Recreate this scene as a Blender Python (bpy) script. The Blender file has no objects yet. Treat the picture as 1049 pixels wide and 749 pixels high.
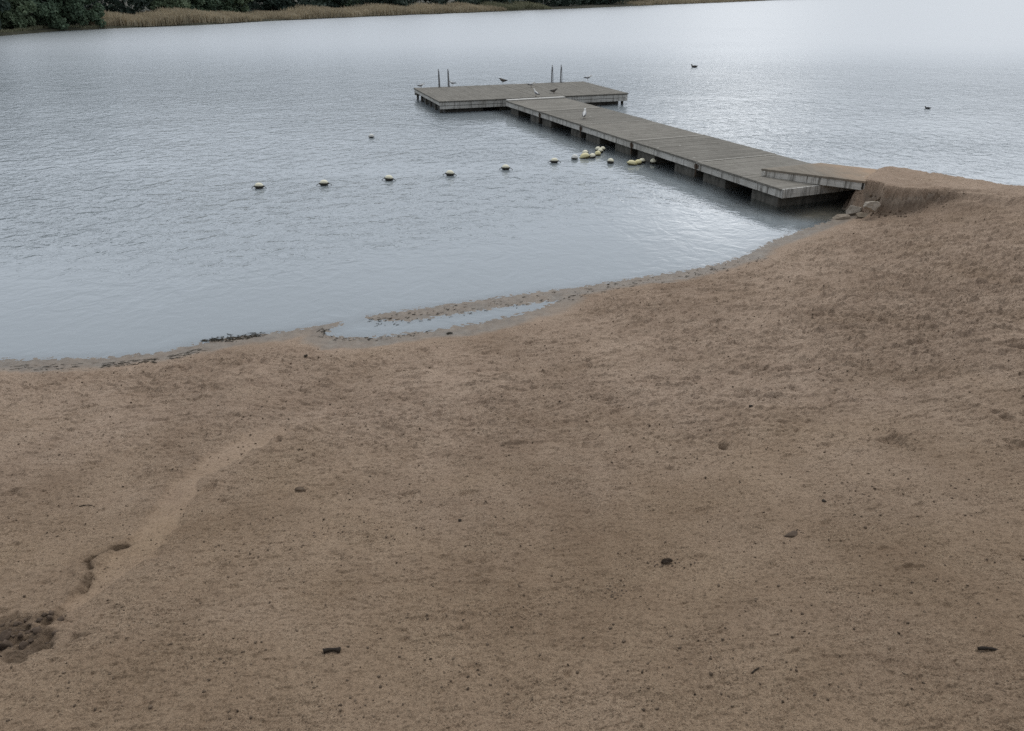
import bpy, bmesh, math, random
import numpy as np
from mathutils import Vector, Matrix

random.seed(11)
rng = np.random.default_rng(11)
scene = bpy.context.scene
COL = scene.collection
PI = math.pi

# ------------------------------------------------------------------ camera geometry
F, YH, H = 780.0, -12.0, 5.0
PITCH = math.atan((374.5 - YH) / F)
CP, SP = math.cos(PITCH), math.sin(PITCH)


def at(px, py, z):
    """the point at height z seen at pixel (px, py) of the photograph"""
    a = (px - 524.5) / F
    b = (374.5 - py) / F
    dy = CP + b * SP
    dz = -SP + b * CP
    t = (z - H) / dz
    return Vector((a * t, dy * t, z))


# ------------------------------------------------------------------ helpers
def tag(o, label=None, cat=None, group=None, kind=None):
    if label: o['label'] = label
    if cat: o['category'] = cat
    if group: o['group'] = group
    if kind: o['kind'] = kind
    return o


def thing(name, label, cat, loc=(0, 0, 0), rz=0.0, group=None):
    o = bpy.data.objects.new(name, None)
    o.empty_display_size = 0.2
    COL.objects.link(o)
    o.location = loc
    o.rotation_euler = (0, 0, rz)
    return tag(o, label, cat, group)


def link(name, me, mats, parent=None, smooth=False):
    o = bpy.data.objects.new(name, me)
    COL.objects.link(o)
    if not isinstance(mats, (list, tuple)): mats = [mats]
    for m in mats: me.materials.append(m)
    if smooth:
        me.polygons.foreach_set('use_smooth', [True] * len(me.polygons))
    if parent: o.parent = parent
    return o


def from_bm(name, bm, mats, parent=None, smooth=False):
    me = bpy.data.meshes.new(name)
    bmesh.ops.recalc_face_normals(bm, faces=bm.faces[:])
    bm.to_mesh(me)
    bm.free()
    return link(name, me, mats, parent, smooth)


def from_arrays(name, v, f, mats, parent=None, smooth=False, mat_idx=None):
    """v (n,3), f (m,k) -> mesh object"""
    me = bpy.data.meshes.new(name)
    v = np.asarray(v, np.float32)
    f = np.asarray(f, np.int32)
    k = f.shape[1]
    me.vertices.add(len(v))
    me.vertices.foreach_set('co', v.ravel())
    me.loops.add(f.size)
    me.loops.foreach_set('vertex_index', f.ravel())
    me.polygons.add(len(f))
    me.polygons.foreach_set('loop_start', np.arange(0, f.size, k, dtype=np.int32))
    if mat_idx is not None:
        me.polygons.foreach_set('material_index', np.asarray(mat_idx, np.int32))
    me.update(calc_edges=True)
    me.validate()
    return link(name, me, mats, parent, smooth)


def bm_box(bm, x0, x1, y0, y1, z0, z1, bevel=0.0, jit=0.0):
    vs = [bm.verts.new((x + random.uniform(-jit, jit), y + random.uniform(-jit, jit), z + random.uniform(-jit, jit)))
          for x in (x0, x1) for y in (y0, y1) for z in (z0, z1)]
    fs = [(0, 1, 3, 2), (4, 6, 7, 5), (0, 4, 5, 1), (2, 3, 7, 6), (0, 2, 6, 4), (1, 5, 7, 3)]
    faces = [bm.faces.new([vs[i] for i in f]) for f in fs]
    if bevel > 0:
        es = list({e for f in faces for e in f.edges})
        bmesh.ops.bevel(bm, geom=es, offset=bevel, segments=2, affect='EDGES', profile=0.5)
    return vs


def bm_tube(bm, pts, radii, n=8, cap=True, mat=0):
    pts = [Vector(p) for p in pts]
    rings = []
    prev = None
    for i, p in enumerate(pts):
        t = (pts[min(i + 1, len(pts) - 1)] - pts[max(i - 1, 0)]).normalized()
        if prev is None:
            up = Vector((0, 0, 1)) if abs(t.z) < 0.9 else Vector((1, 0, 0))
            u = t.cross(up).normalized()
        else:
            u = (prev - t * prev.dot(t)).normalized()
        w = t.cross(u)
        prev = u
        r = radii[i] if isinstance(radii, (list, tuple)) else radii
        rings.append([bm.verts.new(p + (u * math.cos(2 * PI * k / n) + w * math.sin(2 * PI * k / n)) * r) for k in range(n)])
    for a, b in zip(rings, rings[1:]):
        for k in range(n):
            f = bm.faces.new((a[k], a[(k + 1) % n], b[(k + 1) % n], b[k]))
            f.material_index = mat
    if cap:
        bm.faces.new(rings[0][::-1]).material_index = mat
        bm.faces.new(rings[-1]).material_index = mat


def sstep(e0, e1, x):
    t = np.clip((x - e0) / (e1 - e0), 0, 1)
    return t * t * (3 - 2 * t)


# --- gradient noise in numpy
_perm = rng.permutation(512)
_gr = rng.uniform(0, 2 * PI, 512)


def perlin(x, y, seed=0):
    xi = np.floor(x).astype(np.int64)
    yi = np.floor(y).astype(np.int64)
    xf = x - xi
    yf = y - yi

    def g(ix, iy, dx, dy):
        h = _perm[(ix + _perm[(iy + seed * 37) % 512]) % 512]
        a = _gr[h]
        return np.cos(a) * dx + np.sin(a) * dy
    u = xf * xf * xf * (xf * (xf * 6 - 15) + 10)
    v = yf * yf * yf * (yf * (yf * 6 - 15) + 10)
    n00 = g(xi, yi, xf, yf)
    n10 = g(xi + 1, yi, xf - 1, yf)
    n01 = g(xi, yi + 1, xf, yf - 1)
    n11 = g(xi + 1, yi + 1, xf - 1, yf - 1)
    return ((n00 * (1 - u) + n10 * u) * (1 - v) + (n01 * (1 - u) + n11 * u) * v) * 1.4


def fbm(x, y, oct=4, seed=0, gain=0.5):
    s = 0
    a = 1.0
    for i in range(oct):
        s = s + a * perlin(x, y, seed + i)
        x = x * 2.03 + 3.7
        y = y * 2.03 + 1.3
        a *= gain
    return s


def poly_dist(x, y, pts, closed=False):
    d = np.full(x.shape, 1e9)
    n = len(pts)
    for i in range(n if closed else n - 1):
        ax, ay = pts[i][0], pts[i][1]
        bx, by = pts[(i + 1) % n][0], pts[(i + 1) % n][1]
        ex, ey = bx - ax, by - ay
        t = np.clip(((x - ax) * ex + (y - ay) * ey) / (ex * ex + ey * ey + 1e-12), 0, 1)
        d = np.minimum(d, np.hypot(x - ax - t * ex, y - ay - t * ey))
    return d


def inside(x, y, pts):
    r = np.zeros(x.shape, bool)
    n = len(pts)
    for i in range(n):
        ax, ay = pts[i][0], pts[i][1]
        bx, by = pts[(i + 1) % n][0], pts[(i + 1) % n][1]
        if ay == by: continue
        c = ((ay > y) != (by > y)) & (x < (bx - ax) * (y - ay) / (by - ay) + ax)
        r ^= c
    return r


# ------------------------------------------------------------------ materials
def newmat(name):
    m = bpy.data.materials.new(name)
    m.use_nodes = True
    nt = m.node_tree
    for n in list(nt.nodes): nt.nodes.remove(n)
    out = nt.nodes.new('ShaderNodeOutputMaterial')
    return m, nt, out


class NB:
    def __init__(self, nt): self.nt = nt

    def n(self, typ, **kw):
        nd = self.nt.nodes.new('ShaderNode' + typ)
        for k, v in kw.items():
            if k.startswith('_'):
                setattr(nd, k[1:], v)
            else:
                key = k.replace('__', ' ')
                s = nd.inputs[key] if not key.isdigit() else nd.inputs[int(key)]
                if hasattr(v, 'is_linked') or isinstance(v, bpy.types.NodeSocket):
                    self.nt.links.new(v, s)
                else:
                    s.default_value = v
        return nd

    def noise(self, vec, scale, detail=4, rough=0.55, dist=0.0):
        nd = self.n('TexNoise', Vector=vec, Scale=scale, Detail=detail, Roughness=rough, Distortion=dist)
        return nd.outputs['Fac']

    def ramp(self, fac, stops, interp='LINEAR'):
        nd = self.n('ValToRGB', Fac=fac)
        nd.color_ramp.interpolation = interp
        els = nd.color_ramp.elements
        while len(els) < len(stops): els.new(0.5)
        for e, (p, c) in zip(els, stops):
            e.position = p
            e.color = (c[0], c[1], c[2], 1) if isinstance(c, (tuple, list)) else (c, c, c, 1)
        return nd.outputs['Color']

    def mix(self, fac, a, b, blend='MIX'):
        nd = self.nt.nodes.new('ShaderNodeMix')
        nd.data_type = 'RGBA'
        nd.blend_type = blend
        for s, v in ((nd.inputs[0], fac), (nd.inputs[6], a), (nd.inputs[7], b)):
            if isinstance(v, bpy.types.NodeSocket): self.nt.links.new(v, s)
            elif isinstance(v, (int, float)): s.default_value = v if s == nd.inputs[0] else (v, v, v, 1)
            else: s.default_value = (v[0], v[1], v[2], 1)
        return nd.outputs[2]

    def math(self, op, a, b=0.0, clamp=False):
        nd = self.nt.nodes.new('ShaderNodeMath')
        nd.operation = op
        nd.use_clamp = clamp
        for s, v in ((nd.inputs[0], a), (nd.inputs[1], b)):
            if isinstance(v, bpy.types.NodeSocket): self.nt.links.new(v, s)
            else: s.default_value = v
        return nd.outputs[0]

    def mapping(self, vec, scale=(1, 1, 1), rot=(0, 0, 0)):
        nd = self.n('Mapping', Vector=vec)
        nd.inputs['Scale'].default_value = scale
        nd.inputs['Rotation'].default_value = rot
        return nd.outputs[0]

    def bump(self, height, strength, dist, normal=None):
        nd = self.n('Bump', Height=height, Strength=strength, Distance=dist)
        if normal is not None: self.nt.links.new(normal, nd.inputs['Normal'])
        return nd.outputs[0]


def simple_mat(name, c0, c1, scale=8, rough=0.7, bump=0.0, bscale=60, spec=0.4, detail=5, stretch=(1, 1, 1), metallic=0.0):
    m, nt, out = newmat(name)
    b = NB(nt)
    tc = b.n('TexCoord').outputs['Object']
    v = b.mapping(tc, stretch)
    f = b.noise(v, scale, detail, 0.6)
    col = b.ramp(f, [(0.3, c0), (0.7, c1)])
    p = b.n('BsdfPrincipled', Base__Color=col, Roughness=rough, Metallic=metallic)
    p.inputs['Specular IOR Level'].default_value = spec
    if bump:
        h = b.noise(v, bscale, 4, 0.6)
        nt.links.new(b.bump(h, bump, 0.01), p.inputs['Normal'])
    nt.links.new(p.outputs[0], out.inputs[0])
    return m


# --- sand
def make_sand():
    m, nt, out = newmat('sand')
    b = NB(nt)
    pos = b.n('NewGeometry').outputs['Position']
    wet = b.n('Attribute', _attribute_name='wet').outputs['Fac']
    gul = b.n('Attribute', _attribute_name='gully').outputs['Fac']
    drk = b.n('Attribute', _attribute_name='soil').outputs['Fac']
    dep = b.n('Attribute', _attribute_name='deep').outputs['Fac']
    big = b.noise(pos, 0.55, 5, 0.6, 0.4)
    med = b.noise(pos, 3.2, 6, 0.65, 0.3)
    fine = b.noise(pos, 34, 5, 0.7)
    col = b.ramp(big, [(0.3, (0.312, 0.228, 0.168)), (0.7, (0.408, 0.308, 0.232))])
    col = b.mix(b.ramp(med, [(0.35, 0.0), (0.75, 0.5)]), col, (0.42, 0.325, 0.245))
    col = b.mix(b.ramp(fine, [(0.30, 0.6), (0.52, 0.0)]), col, (0.100, 0.069, 0.046))
    # broad damper patches and swept tracks running down the slope
    trk = b.noise(b.mapping(pos, (0.55, 0.28, 1), (0, 0, math.radians(24))), 1.15, 5, 0.62, 0.8)
    col = b.mix(b.ramp(trk, [(0.44, 0.0), (0.60, 0.8)]), col, b.mix(1.0, col, (0.80, 0.78, 0.76), 'MULTIPLY'))
    cl_ = b.ramp(b.noise(pos, 1.6, 5, 0.7, 0.5), [(0.36, 0.25), (0.62, 1.0)])
    # coarse grains: pale and dark specks
    v1 = b.n('TexVoronoi', Vector=pos, Scale=150.0, Randomness=1.0)
    gr = b.n('SeparateColor', Color=v1.outputs['Color'])
    col = b.mix(b.math('MULTIPLY', cl_, b.ramp(gr.outputs[0], [(0.84, 0.0), (0.98, 0.6)])), col, (0.50, 0.41, 0.315))
    col = b.mix(b.math('MULTIPLY', cl_, b.ramp(gr.outputs[1], [(0.72, 0.0), (0.96, 0.7)])), col, (0.070, 0.050, 0.035))
    v2 = b.n('TexVoronoi', Vector=pos, Scale=38.0, Randomness=1.0)
    gr2 = b.n('SeparateColor', Color=v2.outputs['Color'])
    spots = b.math('MULTIPLY', b.ramp(gr2.outputs[0], [(0.93, 0.0), (0.96, 1.0)]),
                   b.ramp(v2.outputs['Distance'], [(0.25, 1.0), (0.42, 0.0)]))
    col = b.mix(b.math('MULTIPLY', b.math('MULTIPLY', spots, 0.75), cl_), col, (0.06, 0.045, 0.034))
    # smoother, paler washed sand in the rill; dark damp soil at its foot
    col = b.mix(b.math('MULTIPLY', gul, b.ramp(med, [(0.35, 0.0), (0.65, 0.16)])), col, (0.385, 0.290, 0.208))
    col = b.mix(b.math('MULTIPLY', drk, b.ramp(b.noise(pos, 9, 5, 0.6), [(0.3, 0.35), (0.65, 0.95)])), col, (0.105, 0.077, 0.056))  # soil tone also paints the shadow in the crack
    # near-camera vignette painted into the sand colour; then the damp band by the water
    vign = b.n('Attribute', _attribute_name='near_vignette').outputs['Fac']
    col = b.mix(vign, col, b.mix(1.0, col, (0.80, 0.77, 0.70), 'MULTIPLY'))
    wetn = b.math('MULTIPLY', wet, b.ramp(b.noise(pos, 2.2, 5, 0.65), [(0.25, 0.65), (0.65, 1.0)]), True)
    wcol = b.mix(b.ramp(b.noise(pos, 5.5, 6, 0.7), [(0.35, 0.0), (0.65, 1.0)]), (0.095, 0.077, 0.058), (0.180, 0.153, 0.122))
    col = b.mix(wetn, col, wcol)
    col = b.mix(dep, col, (0.030, 0.034, 0.028))  # silt darkened with depth, painted for light lost in the water
    p = b.n('BsdfPrincipled', Base__Color=col)
    r = b.math('SUBTRACT', 0.95, b.math('MULTIPLY', wetn, 0.40))
    nt.links.new(r, p.inputs['Roughness'])
    sp = b.math('ADD', 0.12, b.math('MULTIPLY', wetn, 0.35))
    nt.links.new(sp, p.inputs['Specular IOR Level'])
    h1 = b.noise(pos, 26, 6, 0.7)
    h2 = b.noise(pos, 120, 3, 0.6)
    dry = b.math('SUBTRACT', 1.0, b.math('MULTIPLY', b.math('MAXIMUM', wet, b.math('MULTIPLY', gul, 0.45)), 0.75))
    st = b.math('MULTIPLY', dry, 0.9)
    n1 = b.n('Bump', Height=h1, Strength=st, Distance=0.032).outputs[0]
    n2 = b.n('Bump', Height=h2, Strength=b.math('MULTIPLY', dry, 0.9), Distance=0.008, Normal=n1).outputs[0]
    nt.links.new(n2, p.inputs['Normal'])
    nt.links.new(p.outputs[0], out.inputs[0])
    return m


# --- water
def make_water():
    m, nt, out = newmat('lake_water')
    b = NB(nt)
    pos = b.n('NewGeometry').outputs['Position']
    calm = b.n('Attribute', _attribute_name='calm').outputs['Fac']
    # wind ripples, crests lying roughly across the view, in gusty patches
    v1 = b.mapping(pos, (1.0, 0.95, 1), (0, 0, math.radians(-24)))
    v2 = b.mapping(pos, (0.9, 1.1, 1), (0, 0, math.radians(20)))
    w1 = b.noise(v1, 2.3, 3, 0.5, 0.9)
    w2 = b.noise(v2, 6.4, 3, 0.6, 0.3)
    w3 = b.noise(v1, 0.55, 2, 0.5, 0.2)
    patch = b.noise(b.mapping(pos, (0.35, 1.0, 1)), 0.10, 4, 0.6, 0.6)
    gust = b.ramp(patch, [(0.36, 0.45), (0.62, 1.0)])
    h = b.math('ADD', b.math('MULTIPLY', w1, 0.65), b.math('MULTIPLY', w2, 0.22))
    h = b.math('ADD', h, b.math('MULTIPLY', w3, 0.55))
    st = b.math('MULTIPLY', gust, b.math('SUBTRACT', 1.0, b.math('MULTIPLY', calm, 0.82)))
    nrm = b.n('Bump', Height=h, Strength=st, Distance=WAVE).outputs[0]
    fr = b.n('Fresnel', IOR=1.50, Normal=nrm).outputs[0]
    opn = b.n('Attribute', _attribute_name='open').outputs['Fac']
    # steep wavelet faces keep a rippled surface from reaching full grazing reflectance
    fr = b.math('MINIMUM', fr, 0.41)
    gl = b.n('BsdfGlossy', Roughness=b.math('ADD', 0.05, b.math('MULTIPLY', opn, 0.28)), Normal=nrm)
    gl.inputs['Color'].default_value = (0.97, 0.98, 1.0, 1)
    tr = b.n('BsdfTransparent')
    tr.inputs['Color'].default_value = (0.80, 0.83, 0.80, 1)
    df = b.n('BsdfDiffuse', Normal=nrm)
    df.inputs['Color'].default_value = MURK
    mk = b.n('Attribute', _attribute_name='murk_shade').outputs['Fac']
    body = b.n('MixShader', Fac=mk)
    nt.links.new(tr.outputs[0], body.inputs[1])
    nt.links.new(df.outputs[0], body.inputs[2])
    ms = b.n('MixShader', Fac=fr)
    nt.links.new(body.outputs[0], ms.inputs[1])
    nt.links.new(gl.outputs[0], ms.inputs[2])
    nt.links.new(ms.outputs[0], out.inputs[0])
    return m


WAVE = 0.095
MURK = (0.200, 0.228, 0.242, 1)


def make_deck(name, c0, c1, c2, seam=None):
    m, nt, out = newmat(name)
    b = NB(nt)
    tc = b.n('TexCoord').outputs['Object']
    f1 = b.noise(tc, 1.3, 5, 0.65, 0.4)
    f2 = b.noise(tc, 7.0, 6, 0.7)
    f3 = b.noise(b.mapping(tc, (6.5, 0.35, 1)), 1.6, 3, 0.7)
    col = b.ramp(f1, [(0.3, c0), (0.7, c1)])
    col = b.mix(b.ramp(f2, [(0.45, 0.0), (0.75, 0.6)]), col, c2)
    col = b.mix(b.ramp(f3, [(0.3, 0.45), (0.55, 0.0)]), col, tuple(x * 0.55 for x in c0))
    dr = b.n('TexVoronoi', Vector=tc, Scale=1.7)
    dc = b.n('SeparateColor', Color=dr.outputs['Color'])
    drop = b.math('MULTIPLY', b.ramp(dr.outputs['Distance'], [(0.03, 1.0), (0.09, 0.0)]), b.ramp(dc.outputs[0], [(0.55, 0.0), (0.6, 1.0)]))
    col = b.mix(b.math('MULTIPLY', drop, 0.7), col, (0.55, 0.54, 0.50))
    if seam:  # beach sand carried onto the boards, thicker to the landward end
        xx = b.n('SeparateXYZ', Vector=tc).outputs[0]
        dr_ = b.math('ADD', b.math('MULTIPLY', xx, 0.42), b.math('MULTIPLY', b.noise(tc, 2.2, 5, 0.65), 0.9))
        col = b.mix(b.ramp(dr_, [(0.25, 0.0), (0.85, 0.92)]), col, seam)
    p = b.n('BsdfPrincipled', Base__Color=col, Roughness=0.92)
    p.inputs['Specular IOR Level'].default_value = 0.08
    nt.links.new(b.bump(f2, 0.5, 0.01), p.inputs['Normal'])
    nt.links.new(p.outputs[0], out.inputs[0])
    return m


def make_fascia():
    m, nt, out = newmat('weathered_board')
    b = NB(nt)
    tc = b.n('TexCoord').outputs['Object']
    g = b.noise(b.mapping(tc, (1.2, 1.2, 22)), 2.0, 5, 0.6, 0.2)
    st = b.noise(b.mapping(tc, (9, 9, 0.7)), 1.4, 4, 0.7)
    big = b.noise(tc, 0.8, 3, 0.6)
    col = b.ramp(g, [(0.3, (0.46, 0.445, 0.41)), (0.7, (0.70, 0.685, 0.64))])
    col = b.mix(b.ramp(st, [(0.50, 0.0), (0.66, 0.85)]), col, (0.10, 0.094, 0.082))
    col = b.mix(b.ramp(big, [(0.4, 0.0), (0.7, 0.4)]), col, (0.22, 0.20, 0.165))
    p = b.n('BsdfPrincipled', Base__Color=col, Roughness=0.85)
    p.inputs['Specular IOR Level'].default_value = 0.2
    nt.links.new(b.bump(g, 0.4, 0.01), p.inputs['Normal'])
    nt.links.new(p.outputs[0], out.inputs[0])
    return m


def make_leaf(name, c0, c1, sc=0.35):
    m, nt, out = newmat(name)
    b = NB(nt)
    pos = b.n('NewGeometry').outputs['Position']
    f = b.noise(pos, sc, 3, 0.6)
    f2 = b.noise(pos, 2.8, 2, 0.6)
    col = b.ramp(f, [(0.3, c0), (0.7, c1)])
    col = b.mix(b.ramp(f2, [(0.45, 0.0), (0.7, 0.5)]), col, tuple(min(1, x * 1.55) for x in c1))
    p = b.n('BsdfPrincipled', Base__Color=col, Roughness=0.6)
    p.inputs['Specular IOR Level'].default_value = 0.25
    tl = b.n('BsdfTranslucent')
    nt.links.new(col, tl.inputs[0])
    mx = b.n('MixShader', Fac=0.25)
    nt.links.new(p.outputs[0], mx.inputs[1])
    nt.links.new(tl.outputs[0], mx.inputs[2])
    nt.links.new(mx.outputs[0], out.inputs[0])
    return m


def make_buoy_mat(name, top, low, line):
    """plastic float: clean above the waterline, slimy below it"""
    m, nt, out = newmat(name)
    b = NB(nt)
    tc = b.n('TexCoord').outputs['Object']
    z = b.n('SeparateXYZ', Vector=tc).outputs[2]
    zz = b.math('ADD', z, b.math('MULTIPLY', b.noise(tc, 16, 3, 0.6), 0.03))
    fac = b.n('MapRange', Value=zz)
    fac.inputs[1].default_value = line
    fac.inputs[2].default_value = line + 0.022
    base = b.mix(b.ramp(b.noise(tc, 12, 4, 0.6), [(0.4, 0.0), (0.7, 0.45)]), top, tuple(x * 0.72 for x in top))
    col = b.mix(fac.outputs[0], low, base)
    p = b.n('BsdfPrincipled', Base__Color=col, Roughness=0.5)
    nt.links.new(p.outputs[0], out.inputs[0])
    return m


M = {}
M['sand'] = make_sand()
M['water'] = make_water()
M['deck'] = make_deck('grey_deck', (0.158, 0.149, 0.130), (0.212, 0.200, 0.176), (0.275, 0.262, 0.232))
M['deck2'] = make_deck('pale_deck', (0.180, 0.169, 0.147), (0.24, 0.226, 0.199), (0.305, 0.290, 0.257))
M['ramp'] = make_deck('sandy_deck', (0.185, 0.166, 0.138), (0.245, 0.218, 0.18), (0.29, 0.25, 0.20), (0.345, 0.248, 0.172))
M['board'] = make_fascia()
M['float'] = simple_mat('concrete_float', (0.060, 0.058, 0.050), (0.175, 0.168, 0.150), 3.0, 0.9, 0.5, 40, 0.2, 6, (2.2, 2.2, 0.7))
M['lip'] = simple_mat('pale_worn_lip', (0.38, 0.37, 0.34), (0.56, 0.55, 0.52), 6, 0.8)
M['sill'] = simple_mat('worn_sill', (0.30, 0.285, 0.25), (0.44, 0.42, 0.375), 5, 0.85)
M['dark'] = simple_mat('dark_timber', (0.02, 0.018, 0.015), (0.045, 0.04, 0.034), 5, 0.9)
M['steel'] = simple_mat('dull_steel', (0.14, 0.142, 0.148), (0.26, 0.265, 0.27), 20, 0.5, 0, 60, 0.5, 3, (1, 1, 1), 0.5)
M['rust'] = simple_mat('rusty_iron', (0.05, 0.035, 0.026), (0.11, 0.075, 0.05), 20, 0.8)
M['rock'] = simple_mat('pale_rock', (0.27, 0.235, 0.19), (0.45, 0.405, 0.345), 7, 0.9, 0.9, 22, 0.2)
M['rock2'] = simple_mat('sandy_rock', (0.20, 0.165, 0.125), (0.31, 0.265, 0.21), 7, 0.9, 0.9, 22, 0.2)
M['clod'] = simple_mat('damp_soil', (0.060, 0.044, 0.033), (0.135, 0.100, 0.074), 12, 0.95, 0.8, 50, 0.15)
M['crumb'] = simple_mat('sand_crumb', (0.045, 0.033, 0.024), (0.22, 0.165, 0.118), 7, 0.95, 0.5, 60, 0.1)
M['weed'] = simple_mat('black_weed', (0.014, 0.013, 0.009), (0.045, 0.038, 0.026), 14, 0.8, 0.5, 60, 0.2)
M['bark'] = simple_mat('dark_bark', (0.018, 0.014, 0.011), (0.05, 0.038, 0.028), 25, 0.85, 0.7, 80, 0.2)
M['leaf_dry'] = simple_mat('dead_leaf', (0.04, 0.026, 0.016), (0.085, 0.055, 0.034), 25, 0.7)
M['trunk'] = simple_mat('tree_bark', (0.05, 0.042, 0.034), (0.11, 0.095, 0.078), 6, 0.9, 0.5, 20)
M['leafA'] = make_leaf('alder_leaf', (0.090, 0.140, 0.095), (0.150, 0.205, 0.130))
M['leafB'] = make_leaf('willow_leaf', (0.125, 0.175, 0.108), (0.200, 0.255, 0.160))
M['leafC'] = make_leaf('dark_wood_leaf', (0.046, 0.070, 0.058), (0.084, 0.115, 0.090))
M['reed'] = make_leaf('dry_reed', (0.30, 0.25, 0.17), (0.48, 0.41, 0.29), 0.25)
M['reed2'] = make_leaf('green_reed', (0.17, 0.175, 0.11), (0.27, 0.26, 0.17), 0.25)
M['bank'] = simple_mat('bank_grass', (0.022, 0.025, 0.015), (0.055, 0.050, 0.030), 0.6, 0.95)
M['buoyW'] = make_buoy_mat('cream_float', (0.74, 0.71, 0.55), (0.022, 0.020, 0.014), 0.030)
M['buoyY'] = make_buoy_mat('yellow_float', (0.70, 0.64, 0.36), (0.10, 0.085, 0.03), 0.012)
M['buoyG'] = make_buoy_mat('white_float', (0.66, 0.66, 0.62), (0.03, 0.03, 0.028), -0.005)
M['rope'] = simple_mat('slimy_rope', (0.02, 0.02, 0.015), (0.07, 0.065, 0.045), 40, 0.9)
M['gull_white'] = simple_mat('white_plumage', (0.62, 0.62, 0.60), (0.76, 0.76, 0.74), 14, 0.8)
M['gull_grey'] = simple_mat('grey_plumage', (0.24, 0.25, 0.27), (0.33, 0.34, 0.36), 14, 0.8)
M['gull_dark'] = simple_mat('mottled_plumage', (0.05, 0.045, 0.04), (0.15, 0.135, 0.12), 30, 0.85)
M['gull_black'] = simple_mat('black_plumage', (0.012, 0.012, 0.013), (0.03, 0.03, 0.032), 14, 0.7)
M['bill'] = simple_mat('bird_bill', (0.35, 0.22, 0.05), (0.45, 0.28, 0.07), 14, 0.5)
M['leg'] = simple_mat('bird_leg', (0.20, 0.13, 0.10), (0.28, 0.18, 0.13), 14, 0.6)

# ------------------------------------------------------------------ beach terrain
shore_px = [(-200, 373), (0, 369), (60, 367.5), (110, 366), (165, 361), (205, 352), (238, 346), (290, 340), (330, 333.5), (347, 330),
            (349, 333), (338, 338), (332, 342), (350, 346), (392, 345), (440, 338.5), (490, 331), (530, 322.5), (556, 315), (570, 308),
            (545, 311), (500, 317), (460, 323), (420, 328.5), (376, 327.5), (373, 325), (400, 320), (450, 313), (520, 303.5),
            (600, 293), (650, 285), (700, 277.5), (738, 270), (765, 261), (790, 247), (820, 236), (845, 228), (860, 222.5), (874, 217.5)]
front = [at(px, py, 0).to_2d() for px, py in shore_px]
front = [Vector((-80, 8.5)), Vector((-25, 9.6))] + front
RFL, RFR = at(780, 172.5, 0.71), at(887, 185.5, 0.80)
RBL, RBR = at(841, 166.5, 0.70), at(906, 174.0, 0.80)
crest = [RBR.to_2d(), at(930, 177, 0.81).to_2d(), at(975, 181, 0.83).to_2d(), at(1010, 185.0, 0.85).to_2d(), at(1049, 189.5, 0.88).to_2d(), at(1120, 198, 0.95).to_2d()]
back = [RFR.to_2d() + Vector((-0.26, 0.42)), RBR.to_2d() + Vector((-0.55, 0.50)), RBR.to_2d() + Vector((0.25, 0.55))] + [p + Vector((0.40, 0.98)) for p in crest[1:]] + [Vector((20, 16.5)), Vector((40, 15.0)), Vector((90, 14))]
land = front + back + [Vector((90, -60)), Vector((-80, -60))]

scarp = [RFR.to_2d() + Vector((0.06, -0.10)), at(905, 191, 0.79).to_2d(), at(925, 195, 0.78).to_2d(), at(950, 196, 0.78).to_2d(), at(985, 197, 0.80).to_2d()]
landing = scarp + [at(1049, 200, 0.86).to_2d(), at(1120, 206, 0.95).to_2d()] + [p + Vector((0.7, 1.8)) for p in crest[:0:-1]] + [RBR.to_2d() + Vector((0.2, 1.2)), RBR.to_2d() + Vector((-0.30, 0.2)), RFR.to_2d() + Vector((-0.16, 0.12))]

pits = []
for _ in range(320):
    y = 3.0 + 16 * random.random() ** 1.2
    x = random.uniform(-1, 1) * (0.78 * y + 1.2)
    pits.append((x, y, random.uniform(0.05, 0.17), random.uniform(0.5, 1.2), random.uniform(0, PI), random.uniform(0.008, 0.034) * (1.25 if x > 0 else 0.8)))


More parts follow.
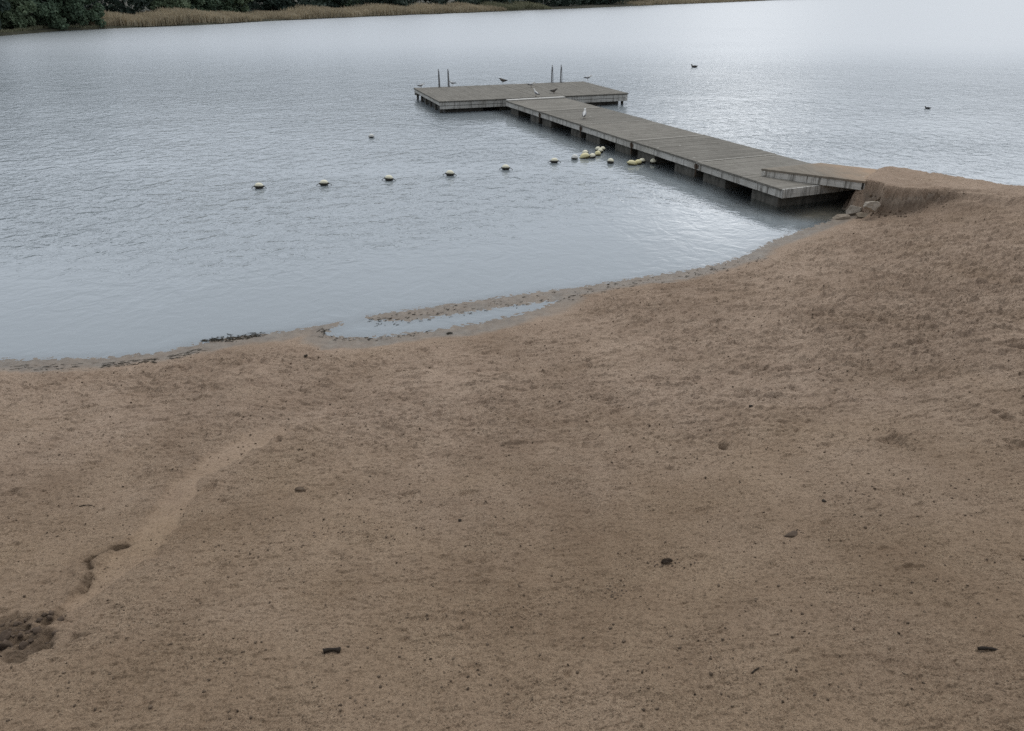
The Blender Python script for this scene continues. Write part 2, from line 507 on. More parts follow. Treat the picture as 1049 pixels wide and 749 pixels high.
def base_height(x, y):
    """large forms of the beach; also returns distance inland and landing mask"""
    ins = inside(x, y, land)
    df = poly_dist(x, y, front)
    db = poly_dist(x, y, back)
    wob = 0.05 * fbm(x * 1.1, y * 1.1, 3, 5) + 0.016 * fbm(x * 6, y * 6, 2, 8)
    d = np.where(ins, df, -np.minimum(df, db)) + wob * np.minimum(1, df * 3 + .12)
    dp = np.maximum(d, 0)
    z = 0.012 * np.minimum(dp, 0.28) + 0.07 * np.maximum(dp - 0.28, 0) + 0.115 * dp * dp / (dp + 1.0)
    z = z + 0.045 * np.maximum(dp - 5.0, 0)
    dn = -np.minimum(d, 0)
    zn = np.maximum(-0.012 * np.minimum(dn, 0.15) - 0.13 * np.maximum(dn - 0.15, 0), -2.2)
    z = np.where(d > 0, z, zn)
    # the landing and its eroded scarp
    dq = poly_dist(x, y, landing, True)
    dq = np.where(inside(x, y, landing), dq, -dq)
    dq = dq + 0.09 * fbm(x * 3.0, y * 3.0, 4, 21)
    wd = 0.26 + 1.6 * sstep(10.1, 11.8, x)
    m = sstep(-0.03 - 0.75 * (wd - 0.1), 0.10 + 0.25 * (wd - 0.1), dq)
    en = (RBR - RFR).to_2d().normalized()
    sr = (x - RFR.x) * en.y - (y - RFR.y) * en.x
    zq = 0.725 + 0.098 * sstep(-0.30, -0.02, sr + 0.10 * fbm(x * 3, y * 3, 2, 221)) + 0.014 * np.maximum(x - 9.5, 0)
    z = np.where((zq > z) & ins, z + (zq - z) * m, z)
    # rubble slumped at the foot of the scarp
    ds = poly_dist(x, y, scarp)
    z00 = z
    z = z + np.where(dq < 0, ins * (0.12 * np.exp(-(ds / 0.22) ** 2) * (x < 10.4) + 0.36 * np.exp(-(ds / 1.05) ** 2) * sstep(8.9, 10.7, x)), 0)
    z = np.where((dq < 0.05) & (ds < 1.3) & ins & (x > 8.5), np.minimum(z, np.maximum(z00, zq - 0.03)), z)
    # back slope to the water behind
    zb = np.where(ins, (0.86 + 1.3 * sstep(10.5, 9.7, x)) * db, -0.25 * db)
    z = np.where(ins, np.minimum(z, zb + 0.01), z)
    return z, d, dq


def place(px, py, z0=1.0):
    """pixel -> point on the large form of the beach"""
    z = z0
    for _ in range(14):
        p = at(px, py, z)
        zz = base_height(np.array([p.x]), np.array([p.y]))[0][0]
        z = 0.5 * z + 0.5 * float(zz)
    return at(px, py, z)


rill_px = [(48, 640), (62, 628), (100, 596), (135, 566), (163, 538), (178, 512), (192, 492), (225, 470), (262, 448), (300, 430), (345, 415)]
rill = [place(*p) for p in rill_px]
rill_w = [0.04, 0.07, 0.15, 0.22, 0.18, 0.17, 0.16, 0.20, 0.26, 0.26, 0.18]
crack = [place(*p) for p in [(86, 603), (92, 588), (90, 574), (100, 568), (120, 560), (136, 553)]]
soil_c = place(14, 652)
# long curved crease crossing the middle right of the beach, and shallow streaks
crease = [place(*p) for p in [(640, 392), (690, 402), (725, 425), (745, 438), (790, 455), (850, 475)]]
rill2 = [place(*p) for p in [(520, 462), (522, 500), (515, 520), (520, 545)]]


def terrain(x, y, detail=True):
    z, d, dq = base_height(x, y)
    dry = sstep(0.25, 1.1, d)
    z = z + 0.0020 * fbm(x * 9, y * 16, 3, 211, 0.6) * np.exp(-((d - 0.08) / 0.28) ** 2)
    z = z + dry * (0.030 * fbm(x * 0.45, y * 0.45, 3, 31) + 0.016 * fbm(x * 1.7, y * 1.7, 3, 41))
    churn = 0.55 + 0.45 * sstep(-0.35, 0.35, fbm(x * 0.33 + 9, y * 0.33, 2, 51)) + 0.35 * sstep(1.0, 7.0, x)
    # rill
    dr = np.full(x.shape, 1e9)
    wloc = np.full(x.shape, 0.2)
    side = np.zeros(x.shape)
    for i in range(len(rill) - 1):
        a, b = rill[i], rill[i + 1]
        ex, ey = b.x - a.x, b.y - a.y
        t = np.clip(((x - a.x) * ex + (y - a.y) * ey) / (ex * ex + ey * ey), 0, 1)
        dd = np.hypot(x - a.x - t * ex, y - a.y - t * ey)
        k = dd < dr
        dr = np.where(k, dd, dr)
        wloc = np.where(k, rill_w[i] + t * (rill_w[i + 1] - rill_w[i]), wloc)
        side = np.where(k, np.sign(ex * (y - a.y) - ey * (x - a.x)), side)
    wv = wloc * (1 + 0.42 * fbm(x * 3.4, y * 3.4, 3, 61))
    q = 1 - sstep(0.55, 1.05, dr / wv)
    along = sstep(8.0, 6.4, y)
    qa = q * (0.25 + 0.75 * along) * (y < 9.2)
    z = z - 0.030 * qa
    # undercut edge on the left bank
    dc = poly_dist(x, y, crack) + 0.022 * fbm(x * 11, y * 11, 3, 66)
    z = z - 0.055 * (1 - sstep(0.003, 0.017, dc)) * (0.6 + 0.6 * np.abs(fbm(x * 9, y * 9, 2, 68))) + 0.026 * np.exp(-((dc - 0.07) / 0.06) ** 2) * (1 - q)
    dsoil = np.hypot((x - soil_c.x) / 0.36, (y - soil_c.y) / 0.30) + 0.5 * fbm(x * 4, y * 4, 3, 71)
    soil = 1 - sstep(0.7, 1.1, dsoil)
    z = z - 0.03 * soil + soil * (0.028 * fbm(x * 8, y * 8, 3, 76, 0.5) - 0.035 * np.abs(fbm(x * 6, y * 6, 2, 79)))
    # creases
    dcr = poly_dist(x, y, crease) + 0.02 * fbm(x * 4, y * 4, 2, 81)
    z = z - 0.014 * np.exp(-(dcr / 0.05) ** 2) + 0.010 * np.exp(-((dcr - 0.13) / 0.07) ** 2)
    dcr = poly_dist(x, y, rill2) + 0.02 * fbm(x * 5, y * 5, 2, 86)
    z = z - 0.010 * np.exp(-(dcr / 0.06) ** 2)
    bank = sstep(8.3, 9.0, x) * sstep(16.9, 17.8, y + 0.25 * (x - 9))
    fan = 1 - sstep(-0.3, 0.0, np.abs(x) - 0.80 * np.maximum(y, 1.0) - 4.2)   # finer relief only where the mesh is fine
    rough = dry * fan * (1 - 0.6 * bank) * churn * (1 - 0.85 * qa) * (0.6 + 0.75 * sstep(3.5, 9.0, y))
    if detail:
        n1 = fbm(x * 5.2, y * 6.5, 3, 91)
        z = z + rough * 0.0180 * (np.abs(n1) * 1.3 + n1 * 0.5)
        tr = fbm(x * 1.9 + 0.2 * n1, y * 2.7, 4, 161, 0.55)
        z = z + rough * (0.011 * sstep(0.20, 0.27, tr) - 0.013 * sstep(-0.22, -0.30, tr))
        ts = fbm(x * 6.0, y * 8.5, 3, 171, 0.6)
        z = z + rough * (0.009 * sstep(0.42, 0.52, ts) - 0.013 * sstep(-0.50, -0.62, ts))
        # small lee steps left by feet and wind, steep side to the land
        ph = y * 4.3 + 0.55 * x + 1.5 * fbm(x * 1.3, y * 1.9, 3, 191)
        sw = 1 - (ph - np.floor(ph))
        mk = sstep(0.10, 0.40, fbm(x * 1.25, y * 4.2, 3, 196))
        amp = 0.044 * sstep(4.0, 9.5, y) * (0.65 + 0.5 * sstep(0, 6, x)) * dry * fan * (1 - 0.85 * qa) * (1 - 0.75 * bank)
        z = z + amp * mk * sw
        ph = y * 8.7 - 1.3 * x + 1.3 * fbm(x * 2.9, y * 4.1, 3, 201)
        sw = 1 - (ph - np.floor(ph))
        mk = sstep(0.10, 0.36, fbm(x * 2.4 + 5, y * 7.5, 3, 206))
        z = z + 0.55 * amp * mk * sw + 0.007 * mk * sw * dry * fan * sstep(6.5, 3.0, y)
        n2 = fbm(x * 15, y * 18, 3, 101, 0.6)
        z = z + rough * 0.0085 * n2
        z = z + dry * fan * 0.0040 * fbm(x * 44, y * 44, 2, 111) * (1 - 0.6 * qa)
        # scuffs and worn foot marks
        for (cx, cy, r, asp, an, dep) in pits:
            if cy < 5.5: r, dep = r * 0.6, dep * 0.5
            k = np.nonzero((np.abs(x - cx) < 3 * r) & (np.abs(y - cy) < 3 * r))[0]
            if not len(k): continue
            ca, sa = math.cos(an), math.sin(an)
            u = ((x[k] - cx) * ca + (y[k] - cy) * sa) / r
            v = (-(x[k] - cx) * sa + (y[k] - cy) * ca) / (r * asp * 0.7)
            rr = np.sqrt(u * u + v * v) * (1 + 0.55 * ts[k])
            z[k] += dry[k] * dep * (-np.exp(-(rr * 1.25) ** 6) + 0.55 * np.exp(-((rr - 1.25) / 0.3) ** 2) * (0.5 + 0.5 * u / (rr + .01)))
        # crumbly face of the scarp
        sc = np.exp(-(dq / 0.10) ** 2) * (x > 8.6) * sstep(10.5, 9.9, x) * (x > 8.6) * (y > 17)
        z = z - sc * 0.10 * np.abs(fbm(x * 7, y * 7, 3, 121))
    attrs = {}
    attrs['wet'] = np.clip(1 - sstep(0.010, 0.050, z - 0.022 * fbm(x * 0.8, y * 0.8, 3, 131)) + 0.55 * np.exp(-(np.minimum(dq, 0) / 0.09) ** 2) * (dq < 0.03) * (x > 8.6) * sstep(10.7, 9.8, x) * (y > 17) * (z < 0.75), 0, 1)
    attrs['gully'] = qa * (1 - soil)
    attrs['soil'] = np.clip(soil + 0.8 * np.exp(-(dc / 0.03) ** 2) + 0.7 * np.exp(-((dq + 0.05) / 0.10) ** 2) * (x > 8.6) * sstep(10.7, 9.8, x) * (y > 17) * (d > 0.2), 0, 1)  # soil, plus shadow painted along the crack
    attrs['near_vignette'] = np.clip(sstep(9.0, 3.2, y) + 0.35 * fbm(x * 0.7, y * 0.7, 3, 181), 0, 1)  # mask of the vignette painted on the sand toward the camera
    attrs['deep'] = 1 - sstep(-0.75, -0.08, z)  # depth mask for the darkening painted on the bed
    return z, attrs


def ground_z(x, y):
    return float(terrain(np.array([x]), np.array([y]))[0][0])


def place_g(px, py):
    z = 1.0
    for _ in range(10):
        p = at(px, py, z)
        z = 0.5 * z + 0.5 * ground_z(p.x, p.y)
    return at(px, py, z)


def build_beach():
    ys = np.concatenate([np.linspace(-40, 1.5, 24), np.geomspace(1.6, 24.0, 1250), np.linspace(24.3, 46, 40)])
    nin = 1050
    tin = np.linspace(-1, 1, nin)
    wout = np.geomspace(0.03, 1.0, 34)
    T = np.concatenate([-1 - wout[::-1], tin, 1 + wout])
    X = np.empty((len(ys), len(T)))
    for i, y in enumerate(ys):
        a = 0.80 * max(y, 1.0) + 4.2
        x = T * a
        o = np.abs(T) > 1
        x[o] = np.sign(T[o]) * (a + (np.abs(T[o]) - 1) * (85 - a))
        X[i] = x
    Y = np.repeat(ys[:, None], len(T), 1)
    x, y = X.ravel(), Y.ravel()
    z, attrs = terrain(x, y)
    n, mcol = X.shape
    idx = np.arange(n * mcol).reshape(n, mcol)
    f = np.stack([idx[:-1, :-1], idx[:-1, 1:], idx[1:, 1:], idx[1:, :-1]], -1).reshape(-1, 4)
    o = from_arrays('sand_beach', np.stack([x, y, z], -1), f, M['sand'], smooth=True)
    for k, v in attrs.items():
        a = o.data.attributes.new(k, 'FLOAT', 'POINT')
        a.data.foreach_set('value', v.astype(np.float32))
    tag(o, kind='structure')


build_beach()

# lake bed: one big sheet below everything, out past the far shore
v = [(-1500, -900, -2.15), (1500, -900, -2.15), (1500, 1900, -2.15), (-1500, 1900, -2.15)]
bed = from_arrays('lake_bed', v, [(0, 1, 2, 3)], simple_mat('silt_depth_dark', (0.026, 0.030, 0.025), (0.036, 0.040, 0.032), 0.5, 0.95))  # silt kept dark, standing in for light absorbed by deep water
tag(bed, kind='structure')


DZ = 0.52
wl0, wl1 = at(517.5, 103, DZ).to_2d(), at(800.5, 193.5, DZ).to_2d()


# ------------------------------------------------------------------ water
def build_water():
    ys = np.concatenate([np.linspace(6, 40, 200), np.geomspace(41, 1700, 60)])
    xs = np.concatenate([-np.geomspace(1400, 25, 30), np.linspace(-24, 24, 240), np.geomspace(25, 1400, 30)])
    X, Y = np.meshgrid(xs, ys)
    x, y = X.ravel(), Y.ravel()
    z, d, dq = base_height(x, y)
    n, mcol = X.shape
    idx = np.arange(n * mcol).reshape(n, mcol)
    f = np.stack([idx[:-1, :-1], idx[:-1, 1:], idx[1:, 1:], idx[1:, :-1]], -1).reshape(-1, 4)
    o = from_arrays('lake_water', np.stack([x, y, np.zeros_like(x)], -1), f, M['water'])
    sh = poly_dist(x, y, [wl0, wl1])
    shel = 0.88 * (1 - sstep(0.8, 3.6, sh))
    calm = (1 - sstep(1.0, 6.5, -d + 1.2 * fbm(x * 0.12, y * 0.12, 2, 141))) * sstep(24, 19, y)
    calm = np.maximum(calm, shel)
    murk_shade = 0.72 + 0.23 * sstep(0.0, 0.30, -d)
    cen = poly_dist(x, y, [wl0 + Vector((1.3, 0.6)), wl1 + Vector((1.3, 0.6))])
    murk_shade = murk_shade * (1 - 0.7 * (1 - sstep(1.4, 2.2, cen)))  # murk thinned to paint in the shade under the walkway
    murk_shade = murk_shade * (1 - 0.75 * (1 - sstep(1.2, 2.6, np.hypot((x - 8.0) * 0.8, y - 19.9))))  # shade under the ramp put into the water the same way
    open_ = sstep(22, 92, y)
    for k, vv in (('calm', calm), ('murk_shade', murk_shade), ('open', open_)):
        a = o.data.attributes.new(k, 'FLOAT', 'POINT')
        a.data.foreach_set('value', vv.astype(np.float32))
    tag(o, kind='structure')


build_water()

# ------------------------------------------------------------------ jetty
wdir = (wl1 - wl0).normalized()            # towards the beach
wperp = Vector((-wdir.y, wdir.x))          # towards the right-hand side
if wperp.x < 0: wperp = -wperp
WW = 2.88
WL = (wl1 - wl0).length


def planks(bm, x0, x1, y0, y1, ztop):
    """cross boards of a deck with thin gaps over a dark bed"""
    n = max(1, int(round((x1 - x0) / 0.142)))
    st = (x1 - x0) / n
    for k in range(n):
        e = random.uniform(-0.006, 0.006)
        bm_box(bm, x0 + k * st + 0.003, x0 + (k + 1) * st - 0.003, y0 + e, y1 + e, ztop - 0.045, ztop + random.uniform(-0.004, 0.001))
    bm_box(bm, x0, x1, y0 + 0.02, y1 - 0.02, ztop - 0.055, ztop - 0.038)


def build_walkway():
    ang = math.atan2(wdir.y, wdir.x)
    t = thing('walkway', 'long grey floating walkway on concrete floats running from beach out to platform', 'walkway', (wl0.x, wl0.y, 0), ang)
    # local x runs to the beach, local y to the right-hand side (positive = right of photo)
    n = 5
    L = WL / n
    sgn = 1 if (Vector((-math.sin(ang), math.cos(ang))).dot(wperp) > 0) else -1
    tilt = [0.0, 0.004, -0.006, 0.005, -0.004]
    for i in range(n):
        x0, x1 = i * L + 0.012, (i + 1) * L - 0.012
        dz = tilt[i]
        bm = bmesh.new()
        ys = sorted((0 * sgn, WW * sgn))
        planks(bm, x0, x1, ys[0], ys[1], DZ + dz)
        from_bm('deck_section', bm, M['deck'] if i % 2 else M['deck2'], t)
        # worn pale sill where two sections meet
        bm = bmesh.new()
        bm_box(bm, x0 + 0.01, x0 + (0.30 if i == 0 else 0.07), ys[0] + 0.03, ys[1] - 0.03, DZ + dz + 0.003, DZ + dz + (0.012 if i else 0.05), 0.003)
        from_bm('threshold', bm, M['lip'] if i == 0 else M['sill'], t)
        for s in (0, 1):
            yy = sgn * (0.035 if s == 0 else WW - 0.075)
            a, b_ = sorted((yy, yy + sgn * 0.04))
            bm = bmesh.new()
            # fascia of two lengths butted together
            xm = x0 + (x1 - x0) * random.uniform(0.4, 0.6)
            bm_box(bm, x0 + 0.01, xm - 0.004, a, b_, DZ - 0.235 + dz, DZ - 0.06 + dz, 0.006, 0.002)
            bm_box(bm, xm + 0.004, x1 - 0.01, a, b_, DZ - 0.238 + dz, DZ - 0.06 + dz, 0.006, 0.002)
            from_bm('fascia_board', bm, M['board'], t)
        for yb in (0.5, 1.1, 1.9, 2.5):
            bm = bmesh.new()
            a, b_ = sorted((sgn * yb, sgn * (yb + 0.08)))
            bm_box(bm, x0 + 0.02, x1 - 0.02, a, b_, DZ - 0.21 + dz, DZ - 0.058 + dz)
            from_bm('joist', bm, M['dark'], t)
        for c in ((0.20, 0.80) if i != 1 else (0.12, 0.84)):
            xc = x0 + c * (x1 - x0)
            w = 0.42 if i < 2 else 0.52
            a, b_ = sorted((sgn * 0.14, sgn * (WW - 0.14)))
            bm = bmesh.new()
            bm_box(bm, xc - w, xc + w, a, b_, -0.42, DZ - 0.25 + dz, 0.02, 0.006)
            from_bm('float', bm, M['float'], t)
        if i:
            for s in (0.02, WW - 0.034):
                bm = bmesh.new()
                a, b_ = sorted((sgn * s, sgn * (s + 0.012)))
                bm_box(bm, x0 - 0.11, x0 + 0.09, a, b_, DZ - 0.20, DZ - 0.09, 0.003)
                bm_tube(bm, [(x0 - 0.012, sgn * (s - 0.004), DZ - 0.42), (x0 - 0.012, sgn * (s - 0.004), DZ - 0.05)], 0.02, 8)
                from_bm('hinge', bm, M['rust'], t)
    # end plank closing the shore end
    bm = bmesh.new()
    a, b_ = sorted((sgn * 0.02, sgn * (WW - 0.02)))
    bm_box(bm, WL - 0.010, WL + 0.045, a, b_, DZ - 0.24, DZ - 0.01, 0.008)
    from_bm('end_board', bm, M['board'], t)
    return t


build_walkway()

pA, pB, pC = at(427, 90, DZ).to_2d(), at(450, 104, DZ).to_2d(), at(644, 95.5, DZ).to_2d()
pang = math.atan2((pC - pB).y, (pC - pB).x)
PLEN = (pC - pB).length
PWID = 5.4


def build_platform():
    t = thing('bathing_platform', 'wide grey timber bathing platform at the end of the walkway with boarded sides', 'platform', (pB.x, pB.y, 0), pang)
    half = PLEN * 0.5
    for k, (x0, x1) in enumerate(((0.0, half - 0.008), (half + 0.008, PLEN))):
        bm = bmesh.new()
        planks(bm, x0, x1, 0, PWID, DZ + 0.002 * k)
        from_bm('deck_section', bm, M['deck'], t)
    # boarded sides: two boards with a gap, on a dark frame
    def sideboard(z0, z1, off=0.0):
        bm = bmesh.new()
        bm_box(bm, 0.03, PLEN * 0.5 - 0.003, 0.03 + off, 0.07 + off, z0, z1, 0.006, 0.002)
        bm_box(bm, PLEN * 0.5 + 0.003, PLEN - 0.03, 0.03 + off, 0.07 + off, z0 - 0.003, z1, 0.006, 0.002)
        from_bm('front_board', bm, M['board'], t)
        bm = bmesh.new()
        bm_box(bm, 0.03, PLEN - 0.03, PWID - 0.07 - off, PWID - 0.03 - off, z0, z1, 0.006)
        from_bm('rear_board', bm, M['board'], t)
    sideboard(DZ - 0.195, DZ - 0.062)
    sideboard(DZ - 0.345, DZ - 0.215, 0.006)
    for x0 in (0.032, PLEN - 0.072):
        bm = bmesh.new()
        bm_box(bm, x0, x0 + 0.04, 0.075, PWID - 0.075, DZ - 0.20, DZ - 0.062, 0.006)
        from_bm('side_board', bm, M['board'], t)
        for k in range(6):
            bm = bmesh.new()
            yy = 0.25 + k * (PWID - 0.6) / 5
            bm_box(bm, x0 + 0.05 if x0 < 1 else x0 - 0.15, x0 + 0.15 if x0 < 1 else x0 - 0.05, yy, yy + 0.10, -0.3, DZ - 0.21, 0.006)
            from_bm('side_post', bm, M['float'], t)
    for y0 in (0.10, PWID - 0.17):
        bm = bmesh.new()
        bm_box(bm, 0.10, PLEN - 0.10, y0, y0 + 0.07, DZ - 0.36, DZ - 0.06)
        from_bm('edge_beam', bm, M['dark'], t)
    for k in range(7):
        bm = bmesh.new()
        xx = 0.20 + k * (PLEN - 0.5) / 6
        bm_box(bm, xx, xx + 0.09, 0.175, PWID - 0.175, DZ - 0.25, DZ - 0.06)
        from_bm('joist', bm, M['dark'], t)
    for (x0, x1) in ((0.35, 2.1), (2.9, 4.4), (5.1, 6.6), (7.3, PLEN - 0.35)):
        bm = bmesh.new()
        bm_box(bm, x0, x1, 0.32, PWID - 0.32, -0.45, DZ - 0.26, 0.02)
        from_bm('float', bm, M['float'], t)
    # the two ladders on the far edge
    inv = Matrix.Rotation(-pang, 2)
    for pxs, hh in (((443.3, 453.4), 0.84), ((570.0, 580.5), 0.86)):
        pl = [inv @ (at(px, 86, DZ).to_2d() - pB) for px in pxs]
        xa, xb = pl[0].x, pl[1].x
        y = PWID + 0.06
        lad = bpy.data.objects.new('ladder', None)
        COL.objects.link(lad)
        lad.parent = t
        for k in range(4):
            bm = bmesh.new()
            z = 0.34 - 0.28 * k
            bm_tube(bm, [(xa, y, z), (xb, y, z)], 0.018, 8)
            from_bm('rung', bm, M['steel'], lad, True)
        for x in (xa, xb):
            bm = bmesh.new()
            lean = 0.02 if hh > 0.85 else 0.0
            bm_tube(bm, [(x, y, -0.8), (x, y, DZ), (x + lean * 0.5, y - 0.01, DZ + hh * 0.7), (x + lean, y - 0.02, DZ + hh)], [0.030, 0.030, 0.030, 0.026], 8)
            bm_tube(bm, [(x, y - 0.02, DZ + hh - 0.03), (x, y - 0.14, DZ + hh - 0.10), (x, y - 0.20, DZ + 0.3), (x, y - 0.20, DZ + 0.003)], 0.018, 8)
            bm_box(bm, x - 0.06, x + 0.06, y - 0.26, y - 0.04, DZ + 0.004, DZ + 0.02)
            from_bm('handrail', bm, M['steel'], lad, True)
    return t


build_platform()


def build_ramp():
    base = (RFL + RFR + RBL + RBR) * 0.25
    t = thing('gangway_ramp', 'short sandy deck ramp bridging from the walkway onto the eroded sand bank', 'ramp', (base.x, base.y, 0))
    o2 = Vector((base.x, base.y, 0))
    P = [RFL - o2, RFR - o2, RBR - o2, RBL - o2]
    th = 0.055
    bm = bmesh.new()
    nu, nv = 14, 10
    top = [[None] * (nv + 1) for _ in range(nu + 1)]
    bot = [[None] * (nv + 1) for _ in range(nu + 1)]
    for i in range(nu + 1):
        for j in range(nv + 1):
            u, w = i / nu, j / nv
            p = P[0].lerp(P[1], u).lerp(P[3].lerp(P[2], u), w)
            e = 0.008 if i in (0, nu) or j in (0, nv) else 0
            top[i][j] = bm.verts.new(p + Vector((0, 0, random.uniform(-0.003, 0.003) - e)))
            bot[i][j] = bm.verts.new(p + Vector((0, 0, -th)))
    for i in range(nu):
        for j in range(nv):
            bm.faces.new((top[i][j], top[i + 1][j], top[i + 1][j + 1], top[i][j + 1]))
            bm.faces.new((bot[i][j + 1], bot[i + 1][j + 1], bot[i + 1][j], bot[i][j]))
    for i in range(nu):
        bm.faces.new((top[i][0], bot[i][0], bot[i + 1][0], top[i + 1][0]))
        bm.faces.new((top[i + 1][nv], bot[i + 1][nv], bot[i][nv], top[i][nv]))
    for j in range(nv):
        bm.faces.new((top[0][j + 1], bot[0][j + 1], bot[0][j], top[0][j]))
        bm.faces.new((top[nu][j], bot[nu][j], bot[nu][j + 1], top[nu][j + 1]))
    from_bm('deck', bm, M['ramp'], t)

    def plank(name, a, b, inward, z0, z1, mat, sets=0.02, thick=0.05):
        a, b = Vector(a), Vector(b)
        d = (b - a).normalized()
        n = Vector((-d.y, d.x, 0)).normalized()
        if n.dot(inward) < 0: n = -n
        bm = bmesh.new()
        q = []
        for p in (a + d * 0.012, b - d * 0.012):
            for off in (sets, sets + thick):
                for z in (z0, z1):
                    q.append(bm.verts.new(p + n * off + Vector((0, 0, z))))
        for f in [(0, 1, 3, 2), (4, 6, 7, 5), (0, 4, 5, 1), (2, 3, 7, 6), (0, 2, 6, 4), (1, 5, 7, 3)]:
            bm.faces.new([q[i] for i in f])
        bmesh.ops.recalc_face_normals(bm, faces=bm.faces[:])
        bmesh.ops.bevel(bm, geom=bm.edges[:], offset=0.006, segments=1, affect='EDGES')
        return from_bm(name, bm, mat, t)
    c = Vector((0, 0, 0))
    plank('side_board', P[0], P[1], c - (P[0] + P[1]) * 0.5, -th - 0.185, -th - 0.003, M['board'])
    plank('side_board', P[3], P[2], c - (P[3] + P[2]) * 0.5, -th - 0.165, -th - 0.003, M['board'])
    plank('end_board', P[0], P[3], c - (P[0] + P[3]) * 0.5, -th - 0.12, -th - 0.004, M['board'], 0.08)
    plank('end_board', P[1], P[2], c - (P[1] + P[2]) * 0.5, -th - 0.16, -th - 0.004, M['dark'], 0.03)
    # bearers underneath
    for k in (0.3, 0.6):
        a = P[0].lerp(P[3], k) + (P[1] - P[0]).normalized() * 0.15
        b = P[1].lerp(P[2], k) - (P[1] - P[0]).normalized() * 0.15
        plank('bearer', a, b, Vector((0, 1, 0)), -th - 0.15, -th - 0.005, M['dark'], 0.0, 0.08)


build_ramp()

# ------------------------------------------------------------------ buoys
def lathe_x(profile, n=20, squash=1.0):
    """profile [(x, r)] turned round the x axis"""
    bm = bmesh.new()
    rings = [[bm.verts.new((x, r * math.cos(2 * PI * k / n), r * squash * math.sin(2 * PI * k / n))) for k in range(n)] for x, r in profile]
    for a, b in zip(rings, rings[1:]):
        for k in range(n):
            bm.faces.new((a[k], b[k], b[(k + 1) % n], a[(k + 1) % n]))
    bm.faces.new(rings[0])
    bm.faces.new(rings[-1][::-1])
    return bm


def float_profile(l, r, sh):
    pr = [(-l - 0.030, 0.014), (-l - 0.028, 0.024), (-l - 0.004, 0.026), (-l, 0.034)]
    for k in range(1, 12):
        a = -1 + 2 * k / 12
        pr.append((l * a, r * (1 - abs(a) ** sh) ** (1 / sh) * 0.96 + 0.012))
    pr += [(l, 0.034), (l + 0.004, 0.026), (l + 0.028, 0.024), (l + 0.030, 0.014)]
    return pr


_floats = {}


def buoy(name, label, px, py, l, r, mat, rz, group, zc=0.035, ropes=True, roll=0.0, size=1.0):
    p = at(px, py, 0.02)
    t = thing(name, label, 'buoy', (p.x, p.y, zc), rz, group)
    t.rotation_euler = (0, roll, rz)
    t.scale = (size, size, size)
    f = from_bm('float_body', lathe_x(float_profile(l, r, 2.3)), mat, t, True)
    if ropes:
        for s in (-1, 1):
            bm = bmesh.new()
            bm_tube(bm, [(s * (l + 0.02), 0, 0), (s * (l + 0.05), 0.005, -0.012), (s * (l + 0.09), 0.0, -0.04), (s * (l + 0.14), -0.01, -0.10)], 0.008, 7)
            from_bm('rope_end', bm, M['rope'], t, True)
    return t


row = [(265.5, 192), (332, 189), (398.5, 184), (461, 179), (518, 173), (567.8, 166)]
row_lab = ['leftmost cream buoy of the floating line, farthest out from the walkway',
           'second cream buoy from the left in the floating line',
           'third cream buoy from the left in the floating line',
           'fourth cream buoy from the left in the floating line',
           'fifth cream buoy from the left in the floating line, next to last before the cluster',
           'last cream buoy of the floating line, nearest to the walkway cluster']
for k, ((px, py), lab) in enumerate(zip(row, row_lab)):
    buoy('buoy', lab, px, py, 0.112, 0.092, M['buoyW'], random.uniform(-0.25, 0.25), 'buoys of the swimming line', 0.050, True, random.uniform(-0.05, 0.05))
buoy('buoy', 'lone small white buoy floating behind the line of cream buoys', 380.5, 140.5, 0.085, 0.075, M['buoyG'], 0.3, None, 0.05, False)

cl = [('small white and dark buoy between the line and the yellow cluster', 588.6, 161.5, 0.075, 0.085, 'buoyG', 1.2),
      ('cream buoy sitting behind the large yellow buoy', 599.5, 156.8, 0.08, 0.08, 'buoyW', 0.4),
      ('largest yellow buoy, at the left front of the cluster by the walkway', 599.0, 160.4, 0.125, 0.095, 'buoyY', 0.0),
      ('pale yellow buoy just right of the largest yellow buoy', 606.9, 160.2, 0.08, 0.08, 'buoyW', 0.6),
      ('pale buoy halfway up the chain leading to the walkway float', 612.3, 157.6, 0.075, 0.08, 'buoyY', 1.0),
      ('cream buoy in the middle of the clump against the walkway float', 615.0, 155.0, 0.07, 0.078, 'buoyW', 0.2),
      ('upper left cream buoy of the clump under the walkway edge', 612.6, 152.9, 0.07, 0.075, 'buoyW', 0.8),
      ('upper right cream buoy of the clump under the walkway edge', 617.3, 153.0, 0.07, 0.078, 'buoyW', 1.3),
      ('single pale buoy adrift between the two clumps by the walkway', 625.4, 165.6, 0.075, 0.085, 'buoyW', 0.7),
      ('long yellow buoy at the left of the second clump by the walkway', 647.3, 167.4, 0.115, 0.08, 'buoyY', -0.2),
      ('yellow buoy in the middle of the second clump by the walkway', 653.6, 166.6, 0.085, 0.078, 'buoyY', 0.5),
      ('cream buoy at the right of the second clump by the walkway', 657.6, 165.2, 0.085, 0.075, 'buoyW', 0.1),
      ('white buoy alone at the right end, tucked by a walkway float', 669.4, 165.8, 0.075, 0.088, 'buoyW', 1.0)]
for lab, px, py, l, r, mt, rz in cl:
    buoy('buoy', lab, px, py + 1.0, l * 1.2, r * 1.2, M[mt], rz, 'loose buoys gathered by the walkway', 0.045, False, random.uniform(-0.3, 0.3))


